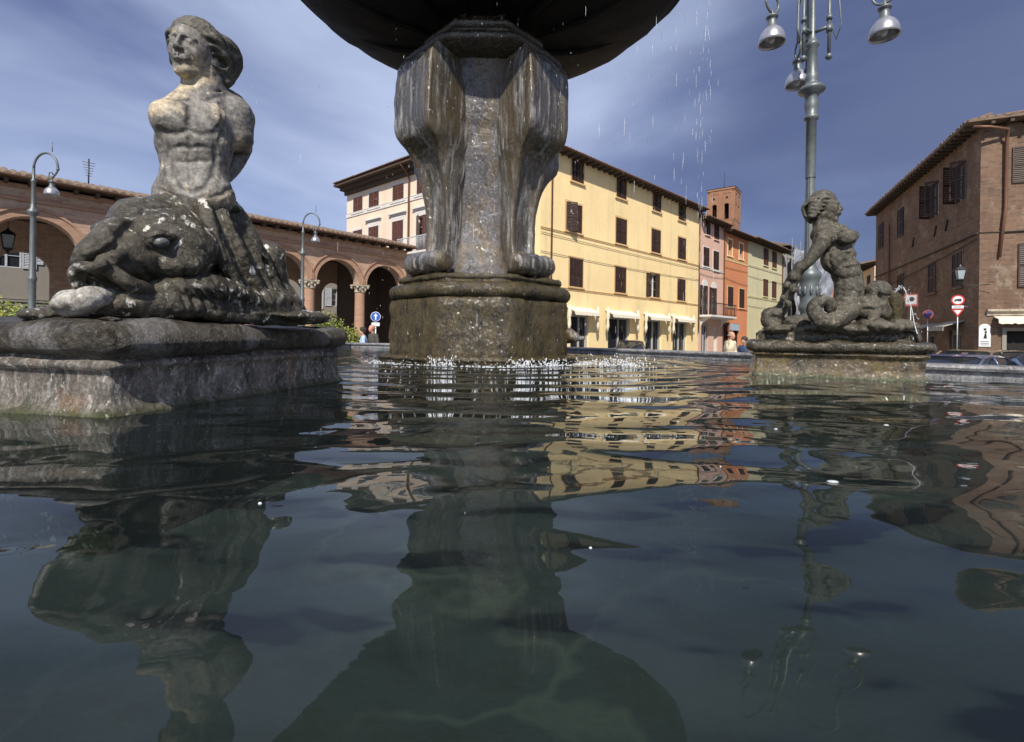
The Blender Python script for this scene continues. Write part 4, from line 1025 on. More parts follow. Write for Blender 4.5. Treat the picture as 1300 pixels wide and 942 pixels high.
def band(fr, parent, u0, u1, z, h_=.16, d=.05, mat='yellow_trim', name='string_course'):
    m = MB(); m.box(u0, u1, -d, 0, z-h_/2, z+h_/2); m.box(u0, u1, -d-.02, 0, z+h_/2, z+h_/2+.03); return m.build(name, M[mat], parent, fr.M)
def pipe(fr, parent, pts, r=.05, name='downpipe', mat='pipe'):
    m = MB(); m.tube(pts, r, 8); return m.build(name, M[mat], parent, fr.M)
def wire(fr, parent, u0, u1, z0, z1, sag=.15, r=.014, y=-.05):
    m = MB(); m.tube([(u0+(u1-u0)*k/16, y-.01*(k % 2), z0+(z1-z0)*k/16 - sag*4*(k/16)*(1-k/16)) for k in range(17)], r, 5); return m.build('cable', M['cable'], parent, fr.M)
def awning(fr, parent, u0, u1, z, proj=.62, drop=.26, mat='awning', cloths=True):
    m = MB(); n = max(10, int((u1-u0)/.1)); vs = []
    for k in range(n+1):
        u = u0+(u1-u0)*k/n; sc = .05*abs(math.sin(k*PI/2.5))
        for (y, zz) in ((0, z+.02), (-proj, z-drop), (-proj-.01, z-drop-.17-sc), (-proj+.015, z-drop-.17-sc), (-proj+.02, z-drop-.03), (0, z-.02)): vs.append((u, y, zz))
    m.add(vs, [(i*6+j, i*6+(j+1) % 6, (i+1)*6+(j+1) % 6, (i+1)*6+j) for i in range(n) for j in range(6)])
    m.add(vs[:6], [tuple(range(6))]); m.add(vs[-6:], [tuple(range(6))])
    a_ = m.build('awning', M[mat], parent, fr.M)
    if cloths:
        for s_, u in ((-1, u0-.14), (1, u1+.14)):
            m = MB(); m.tube([(u, -.35, z+.12), (u+.03*s_, -.36, z-.15), (u, -.34, z-.45), (u-.02, -.34, z-.6), (u+.04*s_, -.35, z-1.0), (u+.05*s_, -.34, z-1.35)], [.05, .10, .13, .07, .11, .05], 8)
            m.build('gathered_cloth', M['rope'], a_, fr.M)
    return a_
def shop(fr, parent, b, door=True, jamb='palegrey'):
    a, c, z0, z1 = b; m = MB()
    m.box(a, a+.12, .12, .26, z0, z1); m.box(c-.12, c, .12, .26, z0, z1); m.box(a+.12, c-.12, .12, .26, z1-.22, z1); m.box(a+.12, c-.12, .12, .26, z0, z0+.25)
    mid = a+(c-a)*.55; m.box(mid-.04, mid+.04, .14, .24, z0+.25, z1-.22)
    w = m.build('shop_front', M[jamb], parent, fr.M)
    p = MB(); p.add([(a, .235, z0), (c, .235, z0), (c, .235, z1), (a, .235, z1)], [(0, 1, 2, 3)]); p.build('pane', M['glass'], w, fr.M)
    return w

# ---- yellow palazzo and the row beyond it (one street line)
VP = 1295.0
d = Vector((VP-650, F_)).normalized()
fy = Fr(at(718, 400, 27).x, 27, d.x, d.y)
def U(px): return fy.uz(px, 433)[0]
uP0 = U(697); uL, uY, uP, uO, uG = U(684), U(886), U(917.5), U(948), U(992)
zE = fy.uz(740, 206)[1]; zEy = zE - .02
ye = empty('yellow_building', fy.M, 'long yellow plastered building with brown shutters and cream shop awnings', 'building')
S5 = lambda x0, y0, x1, y1: fy.box(700+x0/3.364, 180+y0/3.364, 700+x1/3.364, 180+y1/3.364)
wins = []
rows = [[(90,95,132,186),(278,158,318,240),(433,212,466,292),(546,266,568,338)],
        [(62,270,128,394),(277,328,317,434),(431,373,460,471),(545,412,567,503)],
        [(81,504,127,620),(273,535,314,645),(424,563,459,662),(542,588,565,682)]]
zr = []
for r_ in rows:
    bs = [S5(*q) for q in r_]; z0 = sum(b[2] for b in bs)/4; z1 = sum(b[3] for b in bs)/4; zr.append((z0, z1)); wins.append(bs)
wu = [(.5*(wins[1][c_][0]+wins[1][c_][1])) for c_ in range(4)]
holes = []; spec = []
for ri in range(3):
    for ci in range(4):
        b = wins[ri][ci]; mid = (b[0]+b[1])/2; hw = .56 if ri else .50
        if ri == 1 and ci == 0: hw = .66
        q = (mid-hw, mid+hw, zr[ri][0], zr[ri][1]); holes.append(q)
        st_ = 'ajar' if (ri, ci) == (1, 0) else ('half' if (ri, ci) == (2, 2) else 'closed'); spec.append((q, st_))
step = wu[1]-wu[0]
shops = [S5(82,728,160,860), S5(242,742,335,865), S5(402,756,470,875), S5(518,764,578,880)]
sz = [(.05, sum(b[3] for b in shops)/4)]*4; sh_ = [(b[0], b[1], .05, sz[0][1]) for b in shops]
holes += sh_
wall(fy, uL-.0, uY, 0, zEy, holes, M['yellow'], ye, 4)
for q, st_ in spec: window(fy, ye, q, 'shutter', st_, 'yellow_trim', .13)
for q in sh_: shop(fy, ye, q)
for q in sh_: awning(fy, ye, q[0]-.35, q[1]+.25, q[3]+.30)
band(fy, ye, uL, uY, zr[1][0]-.18, .08, .03); band(fy, ye, uL, uY, zr[2][0]-.18, .08, .03)
wire(fy, ye, uL, uY, fy.uz(720, 325)[1], fy.uz(880, 354)[1], .1)
wire(fy, ye, uL, uY, zr[1][0]-.42, zr[1][0]-.42, .05)
pipe(fy, ye, [(uP0, -.55, zE), (uP0, -.3, zE-.25), (uP0, -.09, zE-.35), (uP0, -.09, .1)], .05)
pipe(fy, ye, [(uY-.1, -.5, zE), (uY-.1, -.09, zE-.3), (uY-.1, -.09, 2)], .05)
roof(fy, ye, uL, uY, zE-.02, .60, 1.3, 3.5)
# ---- pink house
pe = empty('pink_house', fy.w(uY, 0, 0), 'narrow pink house with an iron balcony between the yellow and orange houses', 'house')
pe.matrix_basis = Matrix.Translation(fy.w(uY, 0, 0)) @ Matrix.Rotation(fy.a, 4, 'Z')
zP = zE*.945 + .1
def col(bs, hw, x=None): return [((b[0]+b[1])/2-hw, (b[0]+b[1])/2+hw, b[2], b[3]) for b in bs]
tw = col([S5(655,332,678,398), S5(694,352,715,418)], .42); mw = col([S5(650,452,670,533), S5(690,468,714,550)], .48)
bw = col([S5(645,615,664,705), S5(685,625,702,705)], .42)
zb = fy.uz(700+690/3.364, 180+745/3.364)[1]
bw = [(q[0], q[1], zb+.08, q[3]) for q in bw]
gd = (*S5(640,775,670,885)[:2], .05, S5(640,775,670,885)[3]); gd2 = (*S5(693,790,710,885)[:2], .05, S5(693,790,710,885)[3])
g1 = fy.M
wall(fy, uY+.002, uP, 0, zP, tw+mw+bw+[gd, gd2], M['pink'], pe, 9)
for q in tw: window(fy, pe, q, 'shutter', 'closed', 'pink', .06)
for q in mw: window(fy, pe, q, 'shutter', 'closed', 'frame_w', .10)
for q in bw:
    window(fy, pe, q, 'shutter', 'half', 'frame_w', .08, sill=False)
    m = MB(); hw = (q[1]-q[0])/2; mid = (q[0]+q[1])/2
    m.prism([(mid+math.cos(PI*k/10)*(hw+.08), q[3]+.08+math.sin(PI*k/10)*(hw+.02)) for k in range(11)], -.025, 0); m.build('arched_head', M['frame_w'], pe, fy.M)
shop(fy, pe, gd, jamb='palegrey'); shop(fy, pe, gd2, jamb='frame_w')
m = MB(); m.box(uY+.1, uP+.35, -1.0, 0, zb-.14, zb); m.box(uY+.2, uP+.2, -.85, 0, zb-.24, zb-.14)
for u in (uY+.5, uP-.4): m.prism([(-.7, zb-.24), (0, zb-.24), (0, zb-.85), (-.12, zb-.6)], u-.09, u+.09, 'x')
bl = m.build('balcony', M['frame_w'], pe, fy.M)
m = MB()
for k in range(24):
    u = uY+.14+(uP+.17-uY)*k/23; m.tube([(u, -.95, zb), (u, -.95, zb+.95)], .014, 5)
for k in range(8):
    for u in (uY+.14, uP+.31): m.tube([(u, -.95+.12*k, zb), (u, -.95+.12*k, zb+.95)], .014, 5)
m.box(uY+.11, uP+.34, -.98, -.92, zb+.93, zb+.99); m.box(uY+.11, uP+.34, -.965, -.935, zb+.10, zb+.13)
m.build('railing', M['iron'], bl, fy.M)
band(fy, pe, uY, uP, mw[0][2]-.15, .10, .05, 'frame_w')
wire(fy, pe, uY, uP, fy.uz(890, 347)[1], fy.uz(915, 352)[1], .12)
pipe(fy, pe, [(uP-.08, -.45, zP), (uP-.08, -.09, zP-.3), (uP-.08, -.09, .1)], .045)
roof(fy, pe, uY, uP, zP, .65, 1.7, 6, ends=.1)
# ---- orange house
oe = empty('orange_house', Matrix.Translation(fy.w(uP, 0, 0)) @ Matrix.Rotation(fy.a, 4, 'Z'), 'orange plastered house with yellow framed upper windows in front of the brick tower', 'house')
zO = zE*.93
tw = col([S5(754,416,772,487), S5(803,438,819,503)], .40); mw = col([S5(752,618,775,704), S5(800,631,823,711)], .52)
tw = [(q[0], q[1], sum(b[2] for b in tw)/2, sum(b[3] for b in tw)/2) for q in tw]; mw = [(q[0], q[1], sum(b[2] for b in mw)/2, sum(b[3] for b in mw)/2) for q in mw]
gd = [(*S5(737,800,760,885)[:2], .05, 3.0), (*S5(775,800,800,885)[:2], .05, 3.0)]
wall(fy, uP+.002, uO, 0, zO, tw+mw+gd, M['orange'], oe, 9)
for q in tw: window(fy, oe, q, None, trim='yellow', trimw=.16, frame='shutter_pale')
for q in mw: window(fy, oe, q, 'shutter', 'closed', 'yellow_trim', .12)
for q in gd: shop(fy, oe, q, jamb='shutter')
m = MB(); b = S5(760,778,798,806); m.box(b[0], b[1], -.10, -.02, b[2], b[3]); sg = m.build('shop_sign', plain('pale_blue_sign', (.35,.42,.50), .5, .1), oe, fy.M)
band(fy, oe, uP, uO, tw[0][2]-.35, .22, .03, 'yellow_trim'); band(fy, oe, uP, uO, mw[0][2]-.15, .08, .04, 'orange')
wire(fy, oe, uP, uO, fy.uz(920, 352)[1], fy.uz(946, 362)[1], .08); wire(fy, oe, uP, uO, fy.uz(920, 339)[1], fy.uz(946, 345)[1], .02)
roof(fy, oe, uP, uO, zO, .7, 1.7, 6, ends=.1)
# ---- pale green house
ge = empty('pale_green_house', Matrix.Translation(fy.w(uO, 0, 0)) @ Matrix.Rotation(fy.a, 4, 'Z'), 'pale green house with red brown shutters at the far end of the row', 'house')
S6 = lambda x0, y0, x1, y1: fy.box(880+x0/3.366, 220+y0/3.366, 880+x1/3.366, 220+y1/3.366)
zG = zE*.935
hw_ = .62
gws = [[S6(303,320,319,394), S6(340,336,354,407)], [S6(299,452,315,526), S6(336,463,351,534)], [S6(281,578,296,655), S6(308,588,326,655)]]
cm = [sum((r_[c_][0]+r_[c_][1])/2 for r_ in gws[:2])/2 for c_ in range(2)]
hs_ = []
for r_ in gws:
    z0 = (r_[0][2]+r_[1][2])/2; z1 = (r_[0][3]+r_[1][3])/2
    for c_ in range(2): hs_.append((cm[c_]-hw_, cm[c_]+hw_, z0, z1))
wall(fy, uO+.002, uG, 0, zG, hs_, M['green'], ge, 9)
for i, q in enumerate(hs_): window(fy, ge, q, 'shutter_red' if i < 4 else None, 'closed', 'green', .08, frame='frame_w')
for zz in ((hs_[0][2]+hs_[2][3])/2+.2, hs_[2][2]-.3): band(fy, ge, uO, uG, zz, .10, .04, 'green')
wire(fy, ge, uO, uG, fy.uz(950, 350)[1], fy.uz(985, 358)[1], .1); wire(fy, ge, uO, uG, fy.uz(950, 388)[1], fy.uz(985, 393)[1], .05)
m = MB(); m.box(0, 0, 0, 0, 0, 0)
pipe(fy, ge, [(uG-.15, -.5, zG), (uG-.15, -.09, zG-.3), (uG-.15, -.09, .1)], .05)
roof(fy, ge, uO, uG, zG, .85, 1.6, 6, ends=.15)
# ---- house wrapped in scaffold sheeting
se = empty('scaffolded_house', Matrix.Translation(fy.w(uG+.6, 0, 0)) @ Matrix.Rotation(fy.a, 4, 'Z'), 'house end wrapped in pale wrinkled scaffold sheeting behind the right merman', 'house')
uS = U(1043); uS2 = U(1054)
zS = fy.uz(1015, 322)[1]
wall(fy, uG+.6, uS, 0, zS, [], M['palegrey'], se, 8)
t = NT('scaffold_sheeting'); nn = t.noise(1.1, t.vec((1.2, 1, .6)), detail=5, rough=.6, dist=1.2)
M['sheet'] = t.fin(t.mix(nn, (.14,.15,.18), (.46,.48,.54)), .4, t.bump(nn, .45))
m = MB(); nx, nz_ = 40, 40; vs = []
for i in range(nx+1):
    for j in range(nz_+1):
        u = uG+.5+(uS-uG-.4)*i/nx; z = zS*j/nz_+.15
        vs.append((u, -1.0+.18*math.sin(i*.9+j*.25)+.12*math.sin(j*.7-i*.4), z + (.35*math.sin(i*.7) if j == nz_ else 0)))
m.add(vs, [(i*(nz_+1)+j, (i+1)*(nz_+1)+j, (i+1)*(nz_+1)+j+1, i*(nz_+1)+j+1) for i in range(nx) for j in range(nz_)], True)
m.build('sheeting', M['sheet'], se, fy.M)
m = MB()
for k in range(6):
    u = uG+.7+(uS-uG-.8)*k/5; m.tube([(u, -.7, 0), (u, -.7, zS+1.0)], .03, 6)
for z in (2, 4, 6, 8, zS): m.tube([(uG+.6, -.7, z), (uS, -.7, z)], .03, 6)
m.build('scaffold', M['steel'], se, fy.M)
roof(fy, se, uG+.6, uS, zS+.1, .4, 1.6, 5, rafters=False)
be = empty('brown_house', Matrix.Translation(fy.w(uS, 0, 0)) @ Matrix.Rotation(fy.a, 4, 'Z'), 'low brown house beyond the scaffold sheeting', 'house')
zB = fy.uz(1048, 353)[1]; hb = [(uS+1.0+k*2.2, uS+1.9+k*2.2, zB-3, zB-1.6) for k in range(2)]
wall(fy, uS+.05, uS2+2, 0, zB, hb, M['orange'], be, 7)
for q in hb: window(fy, be, q, 'shutter', 'closed')
roof(fy, be, uS+.05, uS2+2, zB, .5, 1.2, 5)

# ---- brick bell tower
ft = Fr(at(932, 300, 62).x, 62, .93, .37)   # front face towards the left, corner at right
YT = 74; ft = Fr(at(932.0, 300, YT).x-4.0*.8, YT+4.0*.6, .8, -.6)
zT = at(932, 236, YT).z; zTb = 0
te = empty('brick_tower', ft.M, 'square brick bell tower with paired arched openings rising behind the orange house', 'tower')
zo = at(920, 267, YT).z; oh = 2.6
def towerface(fr):
    m = MB(); w = 4.0; n = 8
    ops = [(.72, 1.42), (2.5, 3.2)]
    m.box(0, w, 0, .4, 0, zo-1.2)
    xs = [0]+[q for o in ops for q in o]+[w]
    for i in (0, 2, 4): m.box(xs[i], xs[i+1], 0, .4, zo-1.2, zo+1.45)
    for a, b in ops:
        r_ = (b-a)/2; c_ = (a+b)/2
        pl = [(b, zo+1.1-.0), (b, zo+1.45), (a, zo+1.45), (a, zo+1.1)] + [(c_+r_*math.cos(PI-PI*k/n), zo+1.1-.05+r_*.8*math.sin(PI-PI*k/n)) for k in range(1, n)]
        m.prism(pl, 0.001, .399)
    m.box(0, w, 0, .4, zo+1.45, zT)
    m.box(-.08, w+.08, -.08, 0, zT-.35, zT); m.box(-.03, w+.03, -.03, 0, zo-1.3, zo-1.15)
    m.box(-.02, .55, -.05, 0, zo-1.15, zT-.9); m.box(w-.55, w+.02, -.05, 0, zo-1.15, zT-.9); m.box(w/2-.28, w/2+.28, -.05, 0, zo-1.15, zT-.9)
    m.box(-.02, w+.02, -.052, 0, zT-.9, zT-.75)
    return m
for k in range(4):
    Mk = ft.M @ Matrix.Translation((2, 2, 0)) @ Matrix.Rotation(R(90*k), 4, 'Z') @ Matrix.Translation((-2, -2+.001*k, 0))
    towerface(ft).build('wall', M['brick_t'], te, Mk)
m = MB(); m.box(.45, 3.55, .45, 3.55, zo-2, zo-1.3); m.box(1.2, 2.8, 1.2, 2.8, zo-1.3, zT-.5); m.build('belfry_core', M['dark'], te, ft.M)
m = MB(); m.add([(-.15,-.15,zT+.002),(4.15,-.15,zT+.002),(4.15,4.15,zT+.002),(-.15,4.15,zT+.002),(2,2,zT+.5)], [(0,1,4),(1,2,4),(2,3,4),(3,0,4),(0,3,2,1)]); m.build('roof', M['tile'], te, ft.M)
m = MB(); m.tube([(2, 2, zT+.4), (2, 2, zT+3.0)], .035, 6); m.build('lightning_rod', M['iron'], te, ft.M)
m = MB(); m.tube([(1.0, -.03, zo+2.2), (1.0, -.06, zo+2.2)], .16, 10); m.tube([(2.9, -.03, zo+2.2), (2.9, -.06, zo+2.2)], .16, 10); m.build('round_opening', M['dark'], te, ft.M)

# ---- cream palazzo behind the arcade
fc = Fr(at(440, 300, 40).x, 40, .767, -.642)
ce = empty('cream_palazzo', fc.M, 'tall cream palazzo with red brown shutters and white cornices behind the arcade', 'building')
C3 = lambda x0, y0, x1, y1: fc.box(420+x0/3.486, 180+y0/3.486, 420+x1/3.486, 180+y1/3.486)
zC = fc.uz(480, 226)[1]
r1 = [C3(107,248,137,313), C3(178,225,210,294), C3(285,187,316,261)]; r2 = [C3(104,394,133,450), C3(173,377,202,455), C3(279,349,312,457)]
us_ = [sum((r_[c_][0]+r_[c_][1])/2 for r_ in (r1, r2))/2 for c_ in range(3)]
sp_ = us_[2]-us_[1]; us_ += [us_[2]+sp_*.92, us_[2]+sp_*1.92]
z10, z11 = sum(b[2] for b in r1)/3, sum(b[3] for b in r1)/3; z21 = sum(b[3] for b in r2)/3; z20 = z21-2.5
hc = [(u-.62, u+.62, z10, z11) for u in us_] + [(u-.62, u+.62, z20, z21) for u in us_]
uC1 = max(us_[-1]+.9, fc.uz(600, 300)[0])
wall(fc, 0, uC1, 0, zC, hc, M['cream'], ce, 12)
for i, q in enumerate(hc): window(fc, ce, q, 'shutter_red', 'ajar' if i == 8 else 'closed', 'cream_trim', .20, ped=i >= 6)
zb2 = fc.uz(484, 263)[1]
band(fc, ce, 0, uC1, zb2, .30, .06, 'cream_trim'); band(fc, ce, 0, uC1, z20-.2, .22, .06, 'cream_trim')
m = MB(); m.box(-.5, uC1+.3, -.95, 0, zC-.02, zC+.16); m.box(-.3, uC1+.2, -.5, 0, zC-.28, zC-.02); m.box(-.15, uC1+.1, -.18, 0, zC-.6, zC-.28); m.box(-.5, 0, 0, 10, zC-.02, zC+.16); m.box(-.3, 0, 0, 10, zC-.28, zC-.02)
m.build('cornice', M['eave'], ce, fc.M)
uu = fc.uz(520, 300)[0]
pipe(fc, ce, [(uu, -.9, zC), (uu, -.4, zC-.4), (uu, -.12, zC-.9), (uu, -.12, .1)], .07)
m = MB(); ub = us_[3]
m.box(ub-1.6, ub+1.6, -1.0, 0, z20-.32, z20-.18)
bl = m.build('balcony', M['cream_trim'], ce, fc.M)
m = MB()
for k in range(22): m.tube([(ub-1.55+3.1*k/21, -.95, z20-.18), (ub-1.55+3.1*k/21, -.95, z20+.8)], .018, 5)
m.box(ub-1.6, ub+1.6, -.98, -.92, z20+.78, z20+.84); m.build('railing', M['shutter_pale'], bl, fc.M)
roof(fc, ce, 0, uC1, zC+.16, .95, 1.2, 6, rafters=False, ends=.4)

# ---- arcade
fa = Fr(at(460, 400, 25).x, 25, .667, .745)
ae = empty('brick_arcade', fa.M, 'long open brick arcade with round arches, carved capitals and a tiled roof', 'arcade')
t1 = fa.uz(395, 428)[0]; bay = -t1
zA = fa.uz(458, 308)[1]      # wall top under eave
zcap = fa.uz(458, 361)[1]; pw = .36
centers = [bay*(.5-k) for k in range(0, 8)]
centers = [bay*.5+ bay*k for k in range(-7, 1)]
R1 = bay/2-pw*.62
def arches(M_, y0, y1, name, mat, R1=R1, zcap=zcap):
    m = MB(); n = 20
    for c_ in centers:
        a, b = c_-bay/2, c_+bay/2
        for y, rev in ((y0, False), (y1, True)):
            L = []; zc = zcap
            pts = [(c_+R1*math.cos(PI*k/n), zc+R1*math.sin(PI*k/n)) for k in range(n+1)]  # right to left
            top = [(c_+(bay/2)*(1-2*k/n), zA) for k in range(n+1)]
            for k in range(n):
                vs = [(pts[k][0], y, pts[k][1]), (top[k][0], y, top[k][1]), (top[k+1][0], y, top[k+1][1]), (pts[k+1][0], y, pts[k+1][1])]
                m.add(vs, [(0, 1, 2, 3)])
            for (p_, q_) in ((pts[0], (b, zc)), (pts[n], (a, zc))):
                tp = (q_[0], zA); m.add([(p_[0], y, p_[1]), (q_[0], y, q_[1]), (tp[0], y, tp[1])], [(0, 1, 2)])
        for k in range(n):
            p_, q_ = ((c_+R1*math.cos(PI*k/n), zcap+R1*math.sin(PI*k/n)), (c_+R1*math.cos(PI*(k+1)/n), zcap+R1*math.sin(PI*(k+1)/n)))
            m.add([(p_[0], y0, p_[1]), (q_[0], y0, q_[1]), (q_[0], y1, q_[1]), (p_[0], y1, p_[1])], [(0, 1, 2, 3)])
        for (x0, x1) in ((a, c_-R1), (c_+R1, b)): m.add([(x0, y0, zcap), (x1, y0, zcap), (x1, y1, zcap), (x0, y1, zcap)], [(0, 1, 2, 3)])
    e0, e1 = centers[0]-bay/2, centers[-1]+bay/2
    for e in (e0, e1): m.add([(e, y0, zcap), (e, y1, zcap), (e, y1, zA), (e, y0, zA)], [(0, 1, 2, 3)])
    m.add([(e0, y0, zA), (e1, y0, zA), (e1, y1, zA), (e0, y1, zA)], [(0, 1, 2, 3)])
    return m.build(name, mat, ae, M_, clean=False)
wallA = arches(fa.M, 0, .55, 'arch_wall', M['brick_a'])
AD = 5.4
R2 = R1*.74; zc2 = zcap-.25
arches(fa.M, AD, AD+.45, 'rear_arch_wall', M['brick_a'], R2, zc2)
for c_ in centers:   # projecting rings
    m = MB(); n = 24
    for (ra_, rb_, d_) in ((R1, R1+.24, -.03), (R1+.24, R1+.31, -.075)):
        vs = []
        for k in range(n+1):
            a_ = PI*k/n
            for (r_, y) in ((ra_, .0), (ra_, d_), (rb_, d_), (rb_, 0)): vs.append((c_+r_*math.cos(a_), y, zcap+r_*math.sin(a_)))
        m.add(vs, [(i*4+j, i*4+(j+1) % 4, (i+1)*4+(j+1) % 4, (i+1)*4+j) for i in range(n) for j in range(4)], False)
    m.build('arch_ring', M['brick_arch'], ae, fa.M)
band(fa, ae, centers[0]-bay/2, centers[-1]+bay/2, zcap+bay/2+.28, .09, .07, 'brick_arch'); band(fa, ae, centers[0]-bay/2, centers[-1]+bay/2, zA-.12, .10, .08, 'brick_arch')
cp0 = None
for yy in (.275, AD+.225):
    for k in range(len(centers)+1):
        u = centers[0]-bay/2+bay*k
        last = k == len(centers)
        if yy > 1 or last:
            m = MB(); m.box(u-(bay/2-R2 if yy > 1 else pw*.62), u+(bay/2-R2 if yy > 1 else pw*.62), yy-.22, yy+.22, 0, zc2 if yy > 1 else zcap); m.build('pier', M['brick_a'], ae, fa.M); 
            if not last or yy > 1: continue
        m = MB(); m.lathe([(.34, 0), (.34, .35), (.30, .4), (.28, .45), (.265, .5), (.25, zcap-.42)], (u, yy, 0), 16); m.build('column', M['brick_arch'], ae, fa.M)
        m = MB(); h_ = .42
        m.lathe([(.25, zcap-h_), (.285, zcap-h_+.02), (.285, zcap-h_+.05), (.255, zcap-h_+.07), (.27, zcap-h_+.16), (.33, zcap-h_+.28), (.36, zcap-h_+.33)], (u, yy, 0), 16)
        m.box(u-.37, u+.37, yy-.33, yy+.33, zcap-.09, zcap-.003)
        for sx in (-1, 1):
            for sy in (-1, 1): m.ball((u+sx*.29, yy+sy*.27, zcap-.15), (.085, .085, .08), 8, 6)
            m.ball((u, yy+sx*.30, zcap-.16), (.08, .05, .08), 8, 6); m.ball((u+sx*.15, yy-.27, zcap-.27), (.06, .05, .09), 8, 6)
        m.build('capital', M['capital'], ae, fa.M)
# vault / ceiling and roof
m = MB(); m.box(centers[0]-bay/2, centers[-1]+bay/2, .56, AD-.01, zA-.35, zA-.15); m.build('ceiling', M['eave'], ae, fa.M)
m = MB(); m.box(centers[-1]-bay/2+.3, centers[-1]+bay/2+6, 3.0, 3.2, 0, zA-.36); m.box(centers[-1]+bay/2+.05, centers[-1]+bay/2+.25, .6, 3.0, 0, zA-.36); m.build('dark_backing', M['eave'], ae, fa.M)  # added dark walls that black out the view through the last arch
roof(fa, ae, centers[0]-bay/2, centers[-1]+bay/2, zA+.02, .55, .75, 2.3, sp=.24)
m = MB(); u = fa.uz(124, 215)[0]; zt = fa.uz(124, 190)[1]
m.tube([(u, 2.0, zA+.5), (u, 2.0, zt+.15)], .025, 6)
for k in range(6): m.tube([(u-.19+.02*k, 2.0, zt-.10*k), (u+.19-.02*k, 2.0, zt-.10*k)], .010, 5)
m.build('antenna', M['iron'], ae, fa.M)
# ---- grey houses seen through the arches
for (ua, ub_, zz, dd, lab, mt) in ((-4.4, 12, 7.2, 11.0, 'grey plastered house with pale shutters seen through the right arches', 'grey'), (-24.0, -5.0, 6.4, 10.4, 'dim grey house seen through the big left arch', 'grey')):
    fb = Fr(fa.w(0, dd, 0).x, fa.w(0, dd, 0).y, fa.ux.x, fa.ux.y)
    he = empty('street_house', Matrix.Translation(fb.w(ua, 0, 0)) @ Matrix.Rotation(fb.a, 4, 'Z'), lab, 'house')
    hl = []
    if dd == 11.0:
        for (x0, y0, x1, y1) in ((404, 368, 408, 392), (421, 367, 436, 389)):
            hl.append(fb.box(x0, y0, x1, y1))
        hl += [(h_[0]+4.4, h_[1]+4.4, h_[2], h_[3]) for h_ in hl[1:]]
    else:
        for px in (8, 74): 
            u, z = fb.uz(px, 320); hl.append((u-.5, u+.5, z-.7, z+.9))
        u, z = fb.uz(75, 400); hl.append((u-.5, u+.5, .05, 2.3))
    hl = [(h_[0], h_[1], h_[2], h_[3]) for h_ in hl if ua+.3 < h_[0] and h_[1] < ub_-.3]
    wall(fb, ua, ub_, 0, zz, hl, M[mt], he, 6)
    for h_ in hl: window(fb, he, h_, 'shutter_pale', 'open', None, frame='shutter_pale')
    band(fb, he, ua, ub_, 2.9, .12, .05, mt)
    roof(fb, he, ua, ub_, zz, .4, 1.0, 5, rafters=False)

# ---- dark brick building on the right (two street fronts)
dl = Vector((920-650, F_)).normalized()
cX, cY = at(1243, 300, 20.6).x, 20.6
LL = 15.5
fl = Fr(cX+dl.x*LL, cY+dl.y*LL, -dl.x, -dl.y)      # left front, local x towards the corner
frt = Fr(cX, cY, dl.y, -dl.x)                      # right front, local x away from the corner
re_ = empty('brick_building', frt.M, 'dark weathered brick building with grey shops at the right corner', 'building')
zR = fl.uz(1232, 172)[1]
S7 = lambda f, x0, y0, x1, y1: f.box(1080+x0/2.773, 140+y0/2.773, 1080+x1/2.773, 140+y1/2.773)
wl_top = [S7(fl,280,258,312,374), S7(fl,370,188,407,318)]
zt0 = sum(b[2] for b in wl_top)/2; zt1 = sum(b[3] for b in wl_top)/2
ct = [(b[0]+b[1])/2 for b in wl_top]
c3 = S7(fl,165,345,188,470); c4 = S7(fl,100,395,115,480); ct += [(c3[0]+c3[1])/2, (c4[0]+c4[1])/2]
wl = [(c-.52, c+.52, zt0, zt1) for c in ct]
lo_ = [S7(fl,364,502,389,630), S7(fl,278,537,298,655), S7(fl,168,577,185,655)]
zl0 = sum(b[2] for b in lo_)/3; zl1 = sum(b[3] for b in lo_)/3
wlo = [((b[0]+b[1])/2-.48, (b[0]+b[1])/2+.48, zl0, zl1) for b in lo_]
dr = [S7(fl,345,775,388,860), S7(fl,264,782,297,860)]; dr = [(b[0], b[1], .05, b[3]) for b in dr]
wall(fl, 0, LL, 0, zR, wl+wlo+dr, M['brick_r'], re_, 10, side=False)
for i, q in enumerate(wl): window(fl, re_, q, 'shutter', 'angled' if i < 2 else 'closed', None, frame='frame_w' if i < 2 else 'shutter')
for q in wlo: window(fl, re_, q, 'shutter', 'closed', 'brick_r', .12)
for q in dr: shop(fl, re_, q, jamb='grey')
for q in dr: awning(fl, re_, q[0]-.3, q[1]+.3, q[3]+.42, .75, .25, 'awning_g', False)
m = MB(); m.box(LL-6.5, LL, -.07, 0, 0, 3.0-.15); 
wr = [S7(frt,570,130,612,255)]; u0_, u1_ = wr[0][0], wr[0][0]+1.15
wr = [(u0_, u1_, wr[0][2], wr[0][3]), (u0_+4.2, u1_+4.2, wr[0][2], wr[0][3])]
b = S7(frt,590,470,622,622); wr2 = [(b[0], b[0]+1.1, b[2], b[3]), (b[0]+4.2, b[0]+5.3, b[2], b[3])]
b = S7(frt,547,777,612,860); dr2 = (b[0], b[0]+2.4, .05, b[3])
RL = 12
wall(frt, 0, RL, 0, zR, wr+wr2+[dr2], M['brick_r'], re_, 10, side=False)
for q in wr: window(frt, re_, q, 'shutter', 'closed', None)
for q in wr2: window(frt, re_, q, 'shutter', 'closed', None)
m = MB(); m.add([(dr2[0], .27, dr2[2]), (dr2[1], .27, dr2[2]), (dr2[1], .27, dr2[3]), (dr2[0], .27, dr2[3])], [(0,1,2,3)])
m.build('dark_doorway', M['dark'], re_, frt.M)
